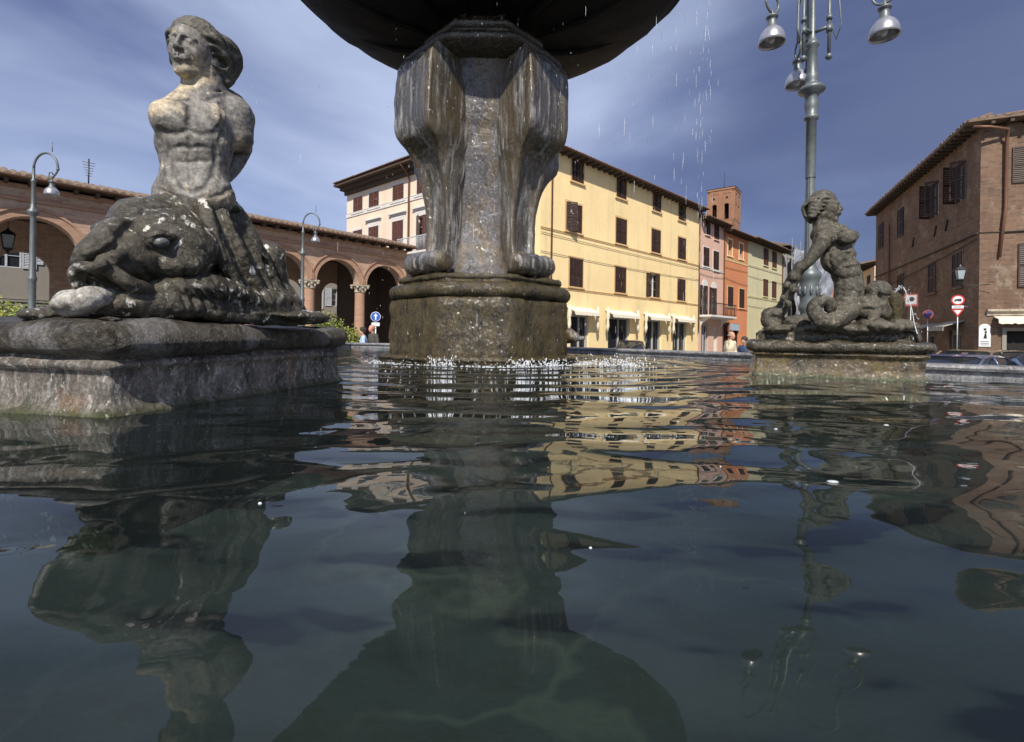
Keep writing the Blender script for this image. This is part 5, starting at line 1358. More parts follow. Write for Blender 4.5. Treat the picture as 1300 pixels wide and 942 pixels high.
m = MB(); m.box(dr2[0]-.14, dr2[0], -.04, 0, .05, dr2[3]); m.box(dr2[1], dr2[1]+.14, -.04, 0, .05, dr2[3]); m.box(dr2[0]-.14, dr2[1]+.14, -.04, 0, dr2[3], dr2[3]+.14); m.build('door_surround', M['grey'], re_, frt.M)
b = S7(frt,500,730,612,748); awning(frt, re_, b[0], dr2[1]+.3, b[3]+.05, .5, .12, 'awning', False)
zled = frt.uz(1243+20, 394)[1]
m = MB(); m.box(.25, RL, -.22, 0, zled-.05, zled+.04); m.box(.25, RL, -.10, 0, zled-.22, zled-.05); m.build('ledge', M['capital'], re_, frt.M)
zst = frt.uz(1262, 295)[1]
wire(frt, re_, 0, RL, zst, zst, .02, .03); wire(fl, re_, 0, LL, zst, zst, .02, .04)
wire(fl, re_, 2, LL, zst-.9, zst-.2, .12, .02)
pipe(frt, re_, [(-.45, -.6, zR-.15), (.1, -.6, zR-.25), (.75, -.35, zR-.35), (.80, -.12, zR-.7), (.80, -.1, zR-3.5), (.62, -.1, zR-5.6)], .06)
pu = S7(fl,140,480,155,640)[0]; pipe(fl, re_, [(pu, -.1, zR-1.5), (pu, -.1, 2)], .05)
for (f_, x, y) in ((fl, 300, 425), (fl, 340, 405), (fl, 222, 465)):     # iron wall ties
    u, z = f_.uz(1080+x/2.773, 140+y/2.773); m = MB(); m.tube([(u-.12, -.04, z-.25), (u+.12, -.04, z+.25)], .035, 6); m.build('wall_tie', M['iron'], re_, f_.M)
# back, top
m = MB()
A_, B_, C_ = fl.w(0, 0, 0), Vector((cX, cY, 0)), frt.w(RL, 0, 0); D_ = A_+(C_-B_)
for p_, q_ in ((C_, D_), (D_, A_)): m.add([p_, q_, q_+Vector((0,0,zR)), p_+Vector((0,0,zR))], [(0,1,2,3)])
m.build('rear_wall', M['brick_r'], re_)
# hipped roof following both fronts
m = MB(); ov = .62
n1v, n2v = -fl.uy, -frt.uy
cc = B_+(n1v+n2v)*ov; a_ = A_+n1v*ov-fl.ux*.3; c_ = C_+n2v*ov+frt.ux*.3; d_ = D_-fl.ux*.3+frt.ux*.3
h0 = Vector((0, 0, zR+.05)); h1 = Vector((0, 0, zR+.16)); top = (A_+C_)/2+Vector((0, 0, zR+3.4))
m.add([a_+h0, cc+h0, c_+h0, d_+h0, a_+h1, cc+h1, c_+h1, d_+h1, top], [(3,2,1,0),(0,1,5,4),(1,2,6,5),(2,3,7,6),(3,0,4,7),(4,5,8),(5,6,8),(6,7,8),(7,4,8)])
rfR = m.build('roof', M['tile'], re_, clean=False)
m = MB(); tiles(m, -.15, RL, zR+.15, ov, .27, .30); m.build('eave_tiles', M['tile'], rfR, frt.M, clean=False)
m = MB(); tiles(m, 0, LL+.15, zR+.15, ov, .27, .30); m.build('eave_tiles', M['tile'], rfR, fl.M, clean=False)
m = MB()
for k in range(34): u = LL*k/33; m.box(u-.06, u+.06, -ov+.05, 0, zR-.10, zR+.045)
m.build('rafters', M['eave'], rfR, fl.M)
m = MB()
for k in range(20): u = .2+RL*k/20; m.box(u-.06, u+.06, -ov+.05, 0, zR-.10, zR+.045)
m.build('rafters', M['eave'], rfR, frt.M)
# corner quoins strip
m = MB(); m.box(.001, .62, -.05, -.001, 0, zR-.1); m.build('corner_pilaster', M['brick_r'], re_, frt.M)
# ---- little house further down the right street
fh = Fr(at(1112, 360, 42).x, 42, -dl.x*.9, -dl.y)
Hh = at(1104, 338, 44).z; a2 = at(1110, 360, 40); 
fh = Fr(a2.x+dl.x*9, a2.y+dl.y*9, -dl.x, -dl.y)
le = empty('eaved_house', fh.M, 'small house with dark overhanging eaves past the right brick building', 'house')
hh = [(1.2, 2.1, Hh-2.6, Hh-1.2), (4.6, 5.5, Hh-2.6, Hh-1.2), (6.9, 7.8, Hh-2.6, Hh-1.2)]
wall(fh, 0, 9, 0, Hh-.6, hh, M['cream'], le, 8)
for q in hh: window(fh, le, q, 'shutter', 'closed')
roof(fh, le, 0, 9, Hh-.5, 1.0, 1.2, 5)
# ------------------------------------------------------------------ street lamps
def bell(lamp, c, r, M_=None):
    """aluminium bell shade with dark neck and a bulb; c = top centre"""
    h_ = r*2.3
    m = MB(); c = Vector(c)
    m.lathe([(.02, 0), (r*.42, -.01*h_), (r*.46, -.05*h_), (r*.44, -.09*h_), (r*.32, -.11*h_), (r*.32, -.20*h_), (r*.36, -.36*h_), (r*.44, -.44*h_)], c, 20); nk = m.build('lamp_neck', M['lampgreen'], lamp)
    m = MB(); m.lathe([(r*.44, -.435*h_), (r*.66, -.52*h_), (r*.84, -.63*h_), (r*.95, -.76*h_), (r*1.0, -.90*h_), (r*1.0, -1.0*h_), (r*.96, -1.0*h_), (r*.93, -.9*h_), (r*.86, -.76*h_), (r*.7, -.64*h_), (r*.45, -.55*h_), (0, -.50*h_)], c, 28); m.build('lamp_shade', M['lampmetal'], lamp)
    m = MB(); m.ball(c-Vector((0, 0, h_*.80)), (r*.26, r*.26, r*.42), 12, 8); m.build('bulb', M['bulb'], lamp)
def small_lamp(P, side, label):
    e = empty('street_lamp', P, label, 'street lamp', 'curled arm street lamps')
    x, y = P.x, P.y
    m = MB(); m.lathe([(.20, 0), (.20, .25), (.16, .35), (.19, .5), (.19, .9), (.15, 1.0), (.13, 1.1), (.16, 1.2), (.16, 1.3), (.10, 1.45), (.085, 1.8), (.11, 1.9), (.11, 1.96), (.08, 2.05), (.085, 2.8), (.10, 2.85), (.10, 2.9), (.075, 2.96), (.06, 4.55), (.07, 4.6), (.12, 4.66), (.13, 4.70), (.12, 4.74), (.07, 4.8), (.05, 4.95), (.045, 5.5), (.06, 5.53), (.06, 5.57), (.035, 5.6), (.03, 5.9)], (x, y, 0), 16); m.build('post', M['lampgreen'], e)
    m = MB(); n = 16
    arc_ = [(x+side*(.33-.33*math.cos(PI*k/n)), y, 5.9+.42*math.sin(PI*k/n)) for k in range(n+1)]
    sp = [(x+side*(.66-.16*(1-math.cos(q*.33))-.0*q), y, 5.9-.035*q*1.6) for q in range(7)]
    sp2 = [(x+side*(.50-.07*math.cos(q*.6)), y, 5.55+.07*math.sin(q*.6)) for q in range(8)]
    m.tube(arc_+sp[1:], [.028]*(n+1)+[.024]*6, 8)
    m.tube([(x+side*.46, y, 5.57), (x+side*.40, y, 5.66), (x+side*.43, y, 5.78), (x+side*.50, y, 5.80), (x+side*.53, y, 5.73)], .016, 6)
    m.tube([(x+side*.50, y, 6.35), (x+side*.50, y, 6.62)], .01, 5)
    m.tube([(x+side*.50, y, 5.60), (x+side*.50, y, 5.50)], .03, 8); m.ball((x+side*.66, y, 5.88), .04)
    m.build('arm', M['lampgreen'], e)
    bell(e, (x+side*.50, y, 5.55), .17); return e
small_lamp(Vector((at(40, 420, 13.2).x, 13.2, 0)), 1, 'curled arm lamp before the big left arch')
small_lamp(Vector((at(383, 420, 19.3).x, 19.3, 0)), 1, 'curled arm lamp before the middle arches beyond the large merman')
# tall three-armed lamp
LX, LY = at(1026, 434, 9).x, 9.0
tl_ = empty('street_lamp', (LX, LY, 0), 'tall ornate multi-arm lamp post rising behind the smaller merman', 'street lamp')
m = MB(); m.lathe([(.30, 0), (.30, .3), (.24, .4), (.27, .6), (.27, 1.2), (.22, 1.35), (.19, 1.5), (.20, 1.7), (.155, 1.8), (.14, 2.0), (.17, 2.06), (.17, 2.12), (.145, 2.18), (.155, 2.30), (.185, 2.42), (.15, 2.52), (.175, 2.60), (.20, 2.66), (.20, 2.72), (.15, 2.78), (.12, 2.84), (.10, 2.95)], (LX, LY, 0), 24)
for k in range(10):
    q = 2*PI*k/10; m.ball((LX+.165*math.cos(q), LY+.165*math.sin(q), 2.40), (.035, .035, .09), 8, 6)
m.build('base', M['lampgreen'], tl_)
m = MB(); nfl = 12; pr = []
zs_ = [2.9, 3.6, 3.62, 4.6, 4.62]
vs = []
for z, r_ in ((2.88, .086), (4.55, .073)):
    for k in range(nfl*4): q = 2*PI*k/(nfl*4); rr = r_*(1-.07*(k % 4 in (1, 2))); vs.append((LX+rr*math.cos(q), LY+rr*math.sin(q), z))
N_ = nfl*4; m.add(vs, [(k, (k+1) % N_, N_+(k+1) % N_, N_+k) for k in range(N_)], True)
m.lathe([(.08, 3.98), (.098, 4.0), (.098, 4.03), (.08, 4.05)], (LX, LY, 0), 20); m.build('shaft', M['lampgreen'], tl_)
zc_ = at(1030, 119, 9).z
m = MB(); m.lathe([(.085, 4.5), (.085, zc_-.50), (.12, zc_-.48), (.12, zc_-.43), (.09, zc_-.40), (.11, zc_-.28), (.12, zc_-.2), (.10, zc_-.10), (.13, zc_-.02), (.22, zc_+.04), (.225, zc_+.08), (.18, zc_+.13), (.11, zc_+.17), (.10, zc_+.22), (.12, zc_+.28), (.10, zc_+.34), (.085, zc_+.4), (.08, zc_+.85), (.11, zc_+.88), (.11, zc_+.93), (.08, zc_+.96), (.055, zc_+1.05), (.045, zc_+2.6), (.07, zc_+2.65), (.03, zc_+2.8), (.0, zc_+3.0)], (LX, LY, 0), 20); m.build('collar', M['lampgreen'], tl_)
zx = at(1030, 42, 9).z
for (ox, oy, r_) in ((-1.04, -.54, .215), (.20, .80, .225), (.72, -.81, .222)):
    D_ = Vector((ox, oy, 0)); L_ = D_.length; D_.normalize(); B_ = Vector((LX, LY, 0))
    zb_ = zx + .12; p = lambda d_, z: B_ + D_*d_ + Vector((0, 0, z))
    m = MB(); m.tube([p(.27, zx-.52), p(.27, zx+.9)], .028, 8); m.ball(p(.27, zx-.55), .06); m.tube([p(.04, zx), p(.27, zx)], .03, 8)
    m.tube([p(.27, zx-.1), p(.27, zx+.02)], .05, 10); m.tube([p(.27, zx+.12), p(.27, zx+.2)], .05, 10)
    n = 18; rc = (L_-.27)/2
    m.tube([p(.27+rc-rc*math.cos(PI*k/n), zx+.9+rc*1.1*math.sin(PI*k/n)) for k in range(n+1)] + [p(L_, zx+.6), p(L_, zx+.30)], .026, 8)
    m.tube([p(L_+.17*math.sin(2*PI*k/20), zx+.17-.17*math.cos(2*PI*k/20)) for k in range(21)], .02, 8)
    ah = zx-.03
    m.tube([p(L_, zx+.05), p(L_, ah-.05)], .03, 8)
    m.tube([p(.30, zx+.05), p(.38, zx-.28), p(.46, zx-.05), p(.42, zx+.45), p(.30, zx+.8)], .014, 6)
    ar = m.build('arm', M['lampgreen'], tl_); bell(tl_, p(L_, ah-.02), r_)

# ------------------------------------------------------------------ signs
def disc(m, x, z, r, y0, y1, M_=None, n=28, rx=None):
    m.prism([(x+(rx or r)*math.cos(2*PI*k/n), z+r*math.sin(2*PI*k/n)) for k in range(n)], y0, y1)
def sgn(name, P, label, yaw=0.0, k=1.0):
    Mx_ = Matrix.Translation(P) @ Matrix.Rotation(yaw, 4, 'Z') @ Matrix.Scale(k, 4); return empty(name, Mx_, label, 'road sign'), Mx_
# one-way sign, left gap
p = at(477, 402, 15.5); e, X = sgn('road_sign', Vector((p.x, p.y, 0)), 'round blue sign with a white upward arrow and white plate below', R(12))
z = p.z
m = MB(); m.tube([(0, .03, 0), (0, .03, z+.1)], .03, 8); m.build('pole', M['steel'], e, X)
m = MB(); disc(m, 0, z, .155, -.02, 0); m.build('sign_disc', M['bluepaint'], e, X)
m = MB()
vs = []; n = 28
for k in range(n): q = 2*PI*k/n; vs += [(.155*math.cos(q), -.0205, z+.155*math.sin(q)), (.143*math.cos(q), -.0235, z+.143*math.sin(q))]
m.add(vs, [(2*k, 2*((k+1) % n), 2*((k+1) % n)+1, 2*k+1) for k in range(n)])
m.prism([(-.02, z-.10), (.02, z-.10), (.02, z+.015), (.065, z+.015), (0, z+.105), (-.065, z+.015), (-.02, z+.015)], -.025, -.0215); m.build('arrow', M['whitepaint'], e, X)
m = MB(); m.box(-.125, .125, -.02, 0, z-.30, z-.19); m.build('plate', M['whitepaint'], e, X)
# right street: no lorries + give way on a bracket
Yf = 16.0
p = at(1216, 381, Yf); e, X = sgn('road_sign', Vector((p.x, p.y, 0)), 'round red-edged sign with a black truck above a red triangle sign', R(-38), .6); z = p.z/.6
rr = .285
m = MB(); m.tube([(0, .04, 0), (0, .04, z+.2)], .03, 8); m.tube([(0, .04, z-.36), (.42, .06, z-.36)], .014, 6); m.build('pole', M['steel'], e, X)
m = MB(); disc(m, 0, z, rr, -.02, 0); m.build('sign_disc', M['redpaint'], e, X)
m = MB(); disc(m, 0, z, rr*.76, -.026, -.021); m.build('sign_face', M['whitepaint'], e, X)
m = MB(); m.box(-.06, .15, -.032, -.0265, z-.045, z+.065); m.prism([(-.15, z-.045), (-.07, z-.045), (-.07, z+.045), (-.115, z+.045), (-.15, z)], -.032, -.0265)
for u in (-.10, .04, .11): disc(m, u, z-.055, .026, -.032, -.0265, n=12)
m.build('truck_symbol', M['blackpaint'], e, X)
m = MB(); m.box(-.24, .24, -.02, 0, z-.46, z-.30); m.build('plate', M['whitepaint'], e, X)
def small_text(txt, size, Mx, parent, mat, name='lettering'):
    cu = bpy.data.curves.new(name, 'FONT'); cu.body = txt; cu.size = size; cu.align_x = 'CENTER'; cu.align_y = 'CENTER'; cu.extrude = .001
    o = bpy.data.objects.new(name, cu); COL.objects.link(o); dg = bpy.context.evaluated_depsgraph_get(); me = bpy.data.meshes.new_from_object(o.evaluated_get(dg))
    bpy.data.objects.remove(o); me.materials.clear(); me.materials.append(mat); o = bpy.data.objects.new(name, me); COL.objects.link(o)
    place(o, parent, Mx @ Matrix.Rotation(R(90), 4, 'X')); return o
m = MB(); m.prism([(-.17, z-.395), (-.13, z-.395), (-.13, z-.365), (-.17, z-.365)], -.026, -.021)
for k in range(5): m.box(-.10+.05*k, -.065+.05*k, -.026, -.021, z-.40, z-.36)
m.build('plate_marks', M['blackpaint'], e, X)
m = MB(); m.prism([(-.26, z-.50), (.26, z-.50), (0, z-.93)], -.02, 0); m.build('triangle', M['redpaint'], e, X)
m = MB(); m.prism([(-.16, z-.555), (.16, z-.555), (0, z-.81)], -.026, -.021); m.build('triangle_face', M['whitepaint'], e, X)
# square parking-ban zone sign and round no-parking sign further down
p = at(1156.5, 381, 22.5); e, X = sgn('road_sign', Vector((p.x, p.y, 0)), 'square red-edged white sign with a dark round symbol', R(-30), .85); z = p.z/.85
m = MB(); m.tube([(0, .04, 0), (0, .04, z+.3)], .03, 8); m.build('pole', M['steel'], e, X)
m = MB(); m.box(-.30, .30, -.02, 0, z-.34, z+.34); m.build('sign_board', M['shadered'], e, X)
m = MB(); m.prism([(-.235, z-.235), (.235, z-.235), (.235, z+.27), (-.235, z+.27)], -.026, -.021); m.build('sign_face', M['shadewhite'], e, X)
m = MB(); disc(m, .03, z+.05, .12, -.032, -.027, n=18); m.box(-.15, 0, -.032, -.027, z-.07, z-.02); m.build('symbol', M['blackpaint'], e, X)
p = at(1178, 399, 22.0); e, X = sgn('road_sign', Vector((p.x, p.y, 0)), 'round blue no-parking sign with red ring and slash', R(-30), .75); z = p.z/.75
m = MB(); m.tube([(0, .04, 0), (0, .04, z+.1)], .03, 8); m.build('pole', M['steel'], e, X)
m = MB(); disc(m, 0, z, .27, -.02, 0); m.build('sign_disc', M['shadered'], e, X)
m = MB(); disc(m, 0, z, .21, -.026, -.021); m.build('sign_face', M['shadeblue'], e, X)
m = MB(); m.prism([(-.17, z+.13), (-.13, z+.17), (.17, z-.13), (.13, z-.17)], -.031, -.0265); m.build('slash', M['shadered'], e, X)
# arched white notice on the brick wall, with small figures
b = S7(frt, 449, 752, 488, 832); cxn = (b[0]+b[1])/2; hwn = .19
X = frt.M @ Matrix.Translation((cxn, 0, 0)); e = empty('notice_board', X, 'white arched notice board on the brick wall beside the dark doorway', 'notice board')
m = MB(); m.prism([(-hwn, b[2]), (hwn, b[2]), (hwn, b[3]-hwn)] + [(hwn*math.cos(PI*k/12), b[3]-hwn+hwn*math.sin(PI*k/12)) for k in range(1, 12)] + [(-hwn, b[3]-hwn)], -.09, -.055); m.build('board', M['whitepaint'], e, X)
m = MB(); zz = b[2]
for k in range(3): m.box(-.14, .14, -.096, -.0915, zz+.06+.07*k, zz+.085+.07*k)
m.ball((.03, -.10, zz+.62), (.045, .01, .045)); m.prism([(-.05, zz+.34), (.07, zz+.34), (.05, zz+.56), (0, zz+.57)], -.097, -.0915); m.prism([(-.04, b[3]-.28), (.05, b[3]-.28), (.05, b[3]-.19), (-.04, b[3]-.19)], -.097, -.0915)
m.build('notice_print', M['blackpaint'], e, X)
# coloured poster board low on the wall
X = frt.M @ Matrix.Translation((S7(frt, 500, 850, 527, 880)[0], 0, 0)); e = empty('poster_board', X, 'low blue poster board with colourful patches beside the dark doorway', 'poster')
zz = at(1262, 463, 20).z
m = MB(); m.box(-1.15, .72, -.14, -.06, zz-.3, zz+.58); m.build('board', plain('poster_blue', (.10,.13,.30), .5, .2), e, X)
cols = [(.6,.1,.1), (.7,.6,.1), (.75,.75,.8), (.2,.5,.3), (.7,.35,.5)]
for k in range(9):
    m = MB(); u = -.35+.14*(k % 6)*1.2; w_ = zz+.05+.22*(k//4)*.9+random.uniform(-.03, .03); m.box(u, u+.13, -.146, -.1415, w_, w_+.16); m.build('patch', plain('poster_patch', cols[k % 5], .5, .05), e, X)
# wall lanterns
def lantern(P, label, yaw, wallarm=True, s_=1.0):
    X = Matrix.Translation(P) @ Matrix.Rotation(yaw, 4, 'Z'); e = empty('lantern', X, label, 'lantern')
    m = MB()
    for k in range(4):
        q = PI/4+PI/2*k; c_, s2 = math.cos(q), math.sin(q)
        m.tube([(.13*s_*c_, .13*s_*s2, -.22*s_), (.20*s_*c_, .20*s_*s2, .18*s_)], .012*s_, 5)
    m.lathe([(.0, .42*s_), (.03*s_, .36*s_), (.05*s_, .32*s_), (.12*s_, .28*s_), (.24*s_, .18*s_), (.22*s_, .17*s_)], (0, 0, 0), 4, Matrix.Rotation(R(45), 4, 'Z'), False)
    m.lathe([(.15*s_, -.20*s_), (.15*s_, -.24*s_), (.05*s_, -.30*s_), (.02*s_, -.38*s_), (0, -.40*s_)], (0, 0, 0), 4, Matrix.Rotation(R(45), 4, 'Z'), False)
    m.build('cage', M['iron'], e, X)
    m = MB(); m.lathe([(.125*s_, -.2*s_), (.19*s_, .17*s_)], (0, 0, 0), 4, Matrix.Rotation(R(45), 4, 'Z'), False); m.build('glass', plain('lantern_glass', (.30,.36,.40), .12, .05), e, X)
    if wallarm:
        m = MB(); m.tube([(0, 0, -.38*s_), (0, .25, -.48*s_), (0, .6, -.48*s_), (0, .95, -.45*s_)], .02, 6); m.tube([(0, .4, -.48*s_), (0, .6, -.7*s_), (0, .93, -.8*s_)], .014, 6); m.build('bracket', M['iron'], e, X)
    else:
        m = MB(); m.tube([(0, 0, .4*s_), (0, 0, 1.1)], .012, 5); m.build('chain', M['iron'], e, X)
u, z = fl.uz(1219, 348, -.95); lantern(fl.w(u, -.95, z), 'iron street lantern on a bracket at the corner of the brick building', fl.a)
q = at(10, 306, 17.6); lantern(q, 'dark lantern hanging in the shade of the big left arch', fa.a, False, 1.25)

# ------------------------------------------------------------------ people
def person(P, yaw, label, shirt, hairc, trousers, seated=False, Hh=1.72, bald=False, skin=(.45,.26,.18), jacket=None):
    X = Matrix.Translation(P) @ Matrix.Rotation(yaw, 4, 'Z'); e = empty('person', X, label, 'person')
    S_ = Hh/1.75; dz = -.42 if seated else 0
    sk = plain('skin', skin, .55, .08)
    def V(x, y, z): return Vector((x*S_, y*S_, (z+dz)*S_))
    s = Sdf()      # faces local -y
    hc = V(0, -.02, 1.63); head(s, hc, (0, -1, 0), (0, 0, 1), .235*S_)
    s.cone(V(0, .01, 1.54), .055*S_, V(0, .02, 1.42), .06*S_, .03)
    legs = []
    for g in (-1, 1):
        if seated: lg = [V(g*.10, .0, .93), V(g*.12, -.22, .92), V(g*.13, -.45, .90), V(g*.13, -.47, .70), V(g*.13, -.44, .50)]
        else: lg = [V(g*.10, .0, .92), V(g*.11, -.01, .70), V(g*.12, -.02, .48), V(g*.12, .0, .28), V(g*.12, .02, .08)]
        legs.append(lg); s.path(lg, [.085*S_, .08*S_, .06*S_, .052*S_, .04*S_], .03)
        s.cone(lg[-1], .042*S_, lg[-1]+V(0, -.14, -.03-dz), .035*S_, .02)
    arms = []
    for g in (-1, 1):
        ar = [V(g*.18, .02, 1.40), V(g*.235, .03, 1.24), V(g*.25, .0, 1.10), V(g*.20, -.14, .99), V(g*.13, -.23, .98)]
        arms.append(ar); s.path(ar, [.052*S_, .045*S_, .04*S_, .034*S_, .027*S_], .03)
        h0_ = ar[-1]
        for k in range(4): s.cone(h0_+Vector((g*-.01, -.02, .02-.016*k)), .010, h0_+Vector((g*-.045, -.075+.006*abs(k-1.5), .015-.018*k)), .008, .006)
        s.cone(h0_, .011, h0_+Vector((g*-.03, -.03, .05)), .009, .008)
    s.ell(V(0, .02, 1.28), (.155*S_, .10*S_, .20*S_), .04).ell(V(0, .02, 1.03), (.135*S_, .095*S_, .16*S_), .04)
    s.build('body', sk, .016, e, M=X)
    s = Sdf(); s.ell(V(0, .02, 1.27), (.185*S_, .125*S_, .215*S_), .04).ell(V(0, .02, 1.03), (.165*S_, .12*S_, .17*S_), .04)
    s.cone(V(-.15, .02, 1.39), .065*S_, V(.15, .02, 1.39), .065*S_, .04)
    for ar in arms: s.path(ar[:4], [.07*S_, .062*S_, .056*S_, .045*S_], .02)
    s.cone(V(0, .02, 1.45), .07*S_, V(0, .02, 1.41), .08*S_, .02)
    s.build('jacket' if jacket else 'shirt', plain('cloth', shirt, .85, .15), .016, e, noise=((9, .008),), M=X)
    s = Sdf()
    for lg in legs: s.path(lg, [.105*S_, .10*S_, .08*S_, .07*S_, .06*S_], .03)
    s.ell(V(0, .02, .93), (.16*S_, .115*S_, .10*S_), .03); s.build('trousers', plain('trouser_cloth', trousers, .85, .15), .018, e, noise=((9, .006),), M=X)
    s = Sdf()
    if bald:
        s.path([hc+Vector((-.085, -.01, -.01)), hc+Vector((-.07, .07, .0)), hc+Vector((0, .10, .0)), hc+Vector((.07, .07, .0)), hc+Vector((.085, -.01, -.01))], .022, .01)
    else:
        s.ell(hc+Vector((0, .025, .045)), (.093, .108, .095), .02).ell(hc+Vector((0, .06, -.02)), (.085, .06, .09), .02)
        s.ell(hc+Vector((0, -.115, -.02)), (.06, .05, .085), .01, sub=True)
    s.build('hair', plain('hair', hairc, .7, .2), .010, e, noise=((40, .004),), M=X); return e
def pp(px, py, Y, H=1.72, seated=False):
    """stand or seat a person so that the crown is at the pixel"""
    q = at(px, py, Y); return Vector((q.x, Y, 0))
bn = empty('stone_bench', (at(470, 430, 15.0).x, 15.15, 0), 'low stone bench under the two seated people', 'bench')
bx_ = at(470, 430, 15.0).x
m = MB(); m.box(bx_-1.3, bx_+1.3, 14.95, 15.4, .78, .90); m.build('seat', M['rim'], bn, bevel=.02)
for g in (-1, 1): m = MB(); m.box(bx_+g*.95-.1, bx_+g*.95+.1, 15.0, 15.35, 0, .78); m.build('leg', M['rim'], bn)
person(Vector((at(459.5, 430, 15).x, 15.1, .42)), R(-75), 'dark-haired person in a pale blue shirt sitting by the left basin rim', (.34,.45,.62), (.02,.015,.012), (.08,.09,.12), True, 1.70)
person(Vector((at(470, 430, 15).x, 15.2, .47)), R(-40), 'reddish-faced balding person in dark jacket sitting beside the dark-haired one', (.06,.055,.05), (.25,.16,.10), (.07,.07,.07), True, 1.76, True, (.55,.25,.17), jacket=True)
person(Vector((at(928, 436, 14.6).x, 14.6, .0)), R(35), 'grey-haired man in a cream shirt beyond the far basin rim', (.60,.52,.36), (.35,.33,.31), (.12,.10,.08), False, 1.74, True, (.50,.25,.17))
person(Vector((at(945, 440, 15.2).x, 15.2, .0)), R(-60), 'shorter person in dark blue half hidden behind the mossy pedestal', (.04,.06,.13), (.04,.03,.02), (.05,.05,.06), False, 1.58)

# ------------------------------------------------------------------ cars
def car(P, yaw, label, paint, L=4.0, W_=1.62, Hc=1.42, estate=False):
    X = Matrix.Translation(P) @ Matrix.Rotation(yaw, 4, 'Z'); e = empty('parked_car', X, label, 'car', 'cars parked round the piazza')
    pm = plain('car_paint', paint, .25, .06); pm.node_tree.nodes['Principled BSDF'].inputs['Coat Weight'].default_value = .6
    hl_ = L/2
    # sections along x: (x, half width, z bottom, z belt)
    secs = [(-hl_, .58, .42, .62), (-hl_+.08, .70, .30, .80), (-hl_+.5, .78, .24, .90), (-.9, .81, .22, .93), (.2, .81, .22, .92), (.9, .81, .22, .90), (hl_-.8, .79, .22, .84), (hl_-.25, .74, .26, .74), (hl_-.04, .66, .34, .62), (hl_, .56, .42, .55)]
    m = MB(); vs = []
    for x, w, zb, zt in secs:
        w *= W_/1.62
        vs += [(x, -w*.92, zb), (x, -w, zb+.12), (x, -w, zt-.14), (x, -w*.93, zt-.03), (x, -w*.6, zt+.01), (x, w*.6, zt+.01), (x, w*.93, zt-.03), (x, w, zt-.14), (x, w, zb+.12), (x, w*.92, zb)]
    n = 10; m.add(vs, [(i*n+j, i*n+(j+1) % n, (i+1)*n+(j+1) % n, (i+1)*n+j) for i in range(len(secs)-1) for j in range(n)], True)
    m.add(vs[:n], [tuple(range(n))]); m.add(vs[-n:], [tuple(range(n))]); body = m.build('body', pm, e, X)
    rb = -hl_+.25 if estate else -hl_+.45
    sx = [(rb, .62, .86), (rb+.30, .60, Hc-.10), (rb+.7, .58, Hc-.01), (.0, .58, Hc), (.35, .57, Hc-.04), (1.05, .66, .90)]
    m = MB(); vs = []
    for x, w, z in sx:
        w *= W_/1.62; vs += [(x, -w-.10*(Hc-z)/.5, .86), (x, -w, z-.05), (x, -w+.1, z), (x, w-.1, z), (x, w, z-.05), (x, w+.10*(Hc-z)/.5, .86)]
    n = 6; m.add(vs, [(i*n+j, i*n+j+1, (i+1)*n+j+1, (i+1)*n+j) for i in range(len(sx)-1) for j in range(n-1)], True); m.build('cabin', M['glass'], e, X)
    m = MB(); vs = []
    for x, w, z in sx[1:5]: w *= W_/1.62; vs += [(x, -w-.006, z-.035), (x, -w+.1, z+.012), (x, w-.1, z+.012), (x, w+.006, z-.035)]
    m.add(vs, [(i*4+j, i*4+j+1, (i+1)*4+j+1, (i+1)*4+j) for i in range(3) for j in range(3)], True); m.build('car_roof', pm, e, X)
    for g in (-1, 1):
        w = .64*W_/1.62
        for pa, pb, pr_ in (((1.06, g*(w+.06), .90), (.36, g*(.58*W_/1.62+.015), Hc-.05), .03), ((rb, g*(w+.05), .88), (rb+.3, g*(.60*W_/1.62+.01), Hc-.1), .05), ((-.15, g*(w+.07), .90), (-.15, g*(.59*W_/1.62+.01), Hc-.05), .028)):
            m = MB(); m.tube([pa, pb], pr_, 6); m.build('pillar', pm, e, X)
        m = MB(); m.ball((hl_-.10, g*.52, .64), (.12, .16, .08)); m.build('headlight', M['bulb'], e, X)
        m = MB(); m.ball((-hl_+.08, g*.60, .70), (.08, .12, .10)); m.build('tail_light', M['redpaint'], e, X)
        m = MB(); m.ball((.80, g*(.90*W_/1.62), .96), (.07, .09, .06)); m.build('mirror', pm, e, X)
        for x in (-hl_+.75, hl_-.78):
            m = MB(); yy = g*.74*W_/1.62; m.lathe([(.17, -.09), (.28, -.10), (.31, -.06), (.31, .06), (.28, .10), (.17, .09)], (x, yy, .31), 24, Matrix.Rotation(R(90), 4, 'X')); wh = m.build('wheel', M['iron'], e, X)
            m = MB(); m.lathe([(0, -.07), (.17, -.085), (.19, -.07), (.19, .07), (.17, .085), (0, .07)], (x, yy, .31), 16, Matrix.Rotation(R(90), 4, 'X')); m.build('rim', M['steel'], wh, X)
    return e
def carat(px, Y, *a, **k): car(Vector((at(px, 436, Y).x, Y, 0)), *a, **k)
carat(801, 27.0, R(-100), 'dark grey car parked before the yellow building shops', (.035,.038,.045), Hc=1.40)
carat(1214, 11.2, R(208), 'blue-grey car with a wide windscreen parked right of the mossy pedestal', (.07,.10,.19), Hc=1.20)
carat(1234, 14.4, R(205), 'tan car parked just behind the blue-grey one', (.22,.17,.10), Hc=1.28)
carat(1285, 14.0, R(190), 'black low car mostly hidden by the right basin rim', (.012,.012,.014), L=3.7, Hc=1.28)

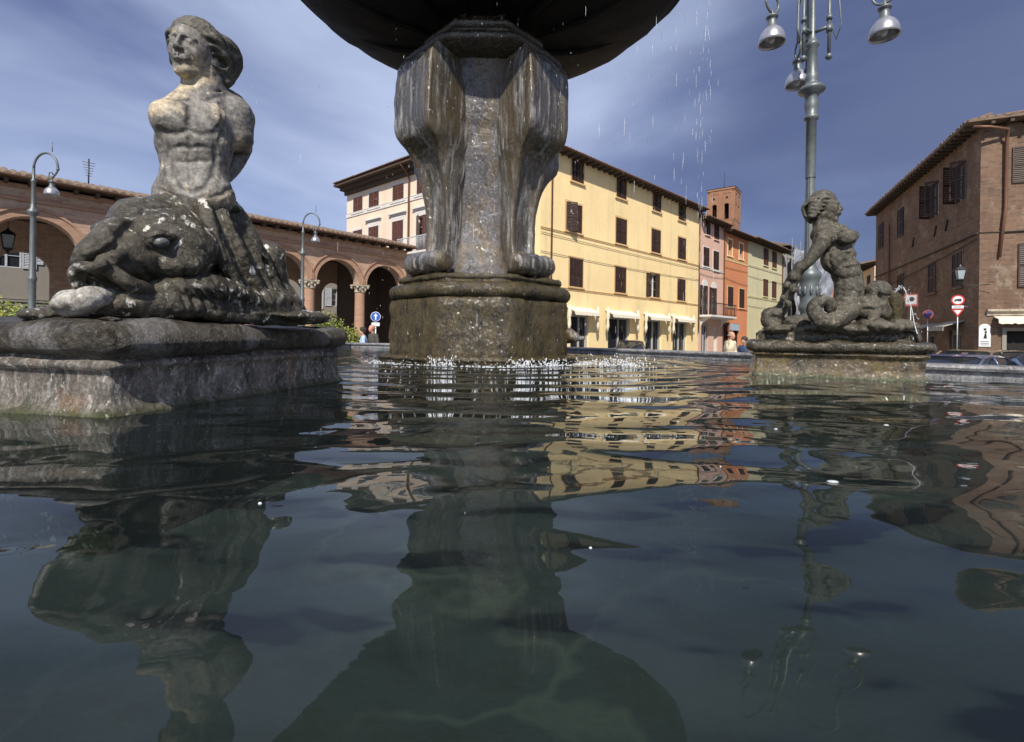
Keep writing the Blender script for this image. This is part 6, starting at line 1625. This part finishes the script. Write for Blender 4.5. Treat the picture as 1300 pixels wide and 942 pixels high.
# ------------------------------------------------------------------ plants
t = NT('leaf_green'); nn = t.noise(3.5); M['leaf'] = t.fin(t.mix(nn, (.035,.065,.018), (.12,.16,.035)), .6)
t = NT('leaf_yellow'); nn = t.noise(3.5); M['leafy'] = t.fin(t.mix(nn, (.12,.17,.03), (.30,.30,.06)), .6)
def bush(P, w, h_, label, mat='leaf', n=900, pot=False, seed=1):
    e = empty('potted_plant' if pot else 'bush', P, label, 'plant' if pot else 'bush'); r_ = random.Random(seed); zb = .45 if pot else 0
    if pot:
        m = MB(); m.lathe([(.0, .0), (.20, 0), (.28, .45), (.31, .46), (.31, .52), (.27, .52), (.25, .44), (0, .44)], P, 16); m.build('pot', M['tile'], e)
    m = MB()
    for k in range(9):
        a_ = r_.uniform(0, 2*PI); t_ = r_.uniform(.3, .8); m.tube([P+Vector((0, 0, zb)), P+Vector((math.cos(a_)*w*t_*.4, math.sin(a_)*w*t_*.4, zb+h_*.5)), P+Vector((math.cos(a_)*w*t_*.8, math.sin(a_)*w*t_*.8, zb+h_*.85))], [.02, .014, .006], 5)
    m.build('stem', M['eave'], e)
    m = MB(); cl = [(Vector((r_.gauss(0, w*.42), r_.gauss(0, w*.42), zb+h_*r_.uniform(.25, .95))), r_.uniform(.12, .28)*h_) for _ in range(16)]
    for i in range(n):
        c_, rr = r_.choice(cl); dv_ = Vector((r_.gauss(0, 1), r_.gauss(0, 1), r_.gauss(0, 1))).normalized()*rr*r_.uniform(.4, 1.1)
        p_ = P+c_+dv_; a_ = Vector((r_.gauss(0, 1), r_.gauss(0, 1), r_.gauss(0, .6))).normalized(); b_ = a_.orthogonal().normalized(); l_ = r_.uniform(.05, .09)
        m.add([p_-a_*l_, p_+b_*l_*.4, p_+a_*l_, p_-b_*l_*.4], [(0, 1, 2, 3)])
    m.build('foliage', M[mat], e, clean=False); return e
bush(Vector((at(6, 400, 14.6).x, 14.6, 0)), .6, 2.2, 'yellow-green bush left of the near curled lamp post', 'leafy', 1500, seed=2)
bush(Vector((at(62, 400, 15.0).x, 15.0, 0)), .55, 2.15, 'green bush right of the near curled lamp post', 'leaf', 1500, seed=3)
bush(Vector((at(82, 400, 15.6).x, 15.6, 0)), .5, 2.0, 'darker green bush tucked beside the large merman pale foot', 'leaf', 1300, seed=4)
fp = lambda px, Y: Vector((at(px, 430, Y).x, Y, 0))
bush(fp(407, 22.5), .7, 2.3, 'dark shrub just right of the far curled lamp post', 'leaf', 1200, seed=5)
bush(fp(420, 23.0), .55, 2.3, 'yellow-green shrub filling the middle of the second last arch', 'leafy', 1100, seed=6)
bush(fp(433, 23.5), .7, 2.1, 'reddish green shrub left of the last arch column', 'leaf', 1100, seed=7)
bush(fp(449, 22.5), .4, 1.3, 'small bright potted plant at the foot of the last arch column', 'leafy', 700, pot=True, seed=8)
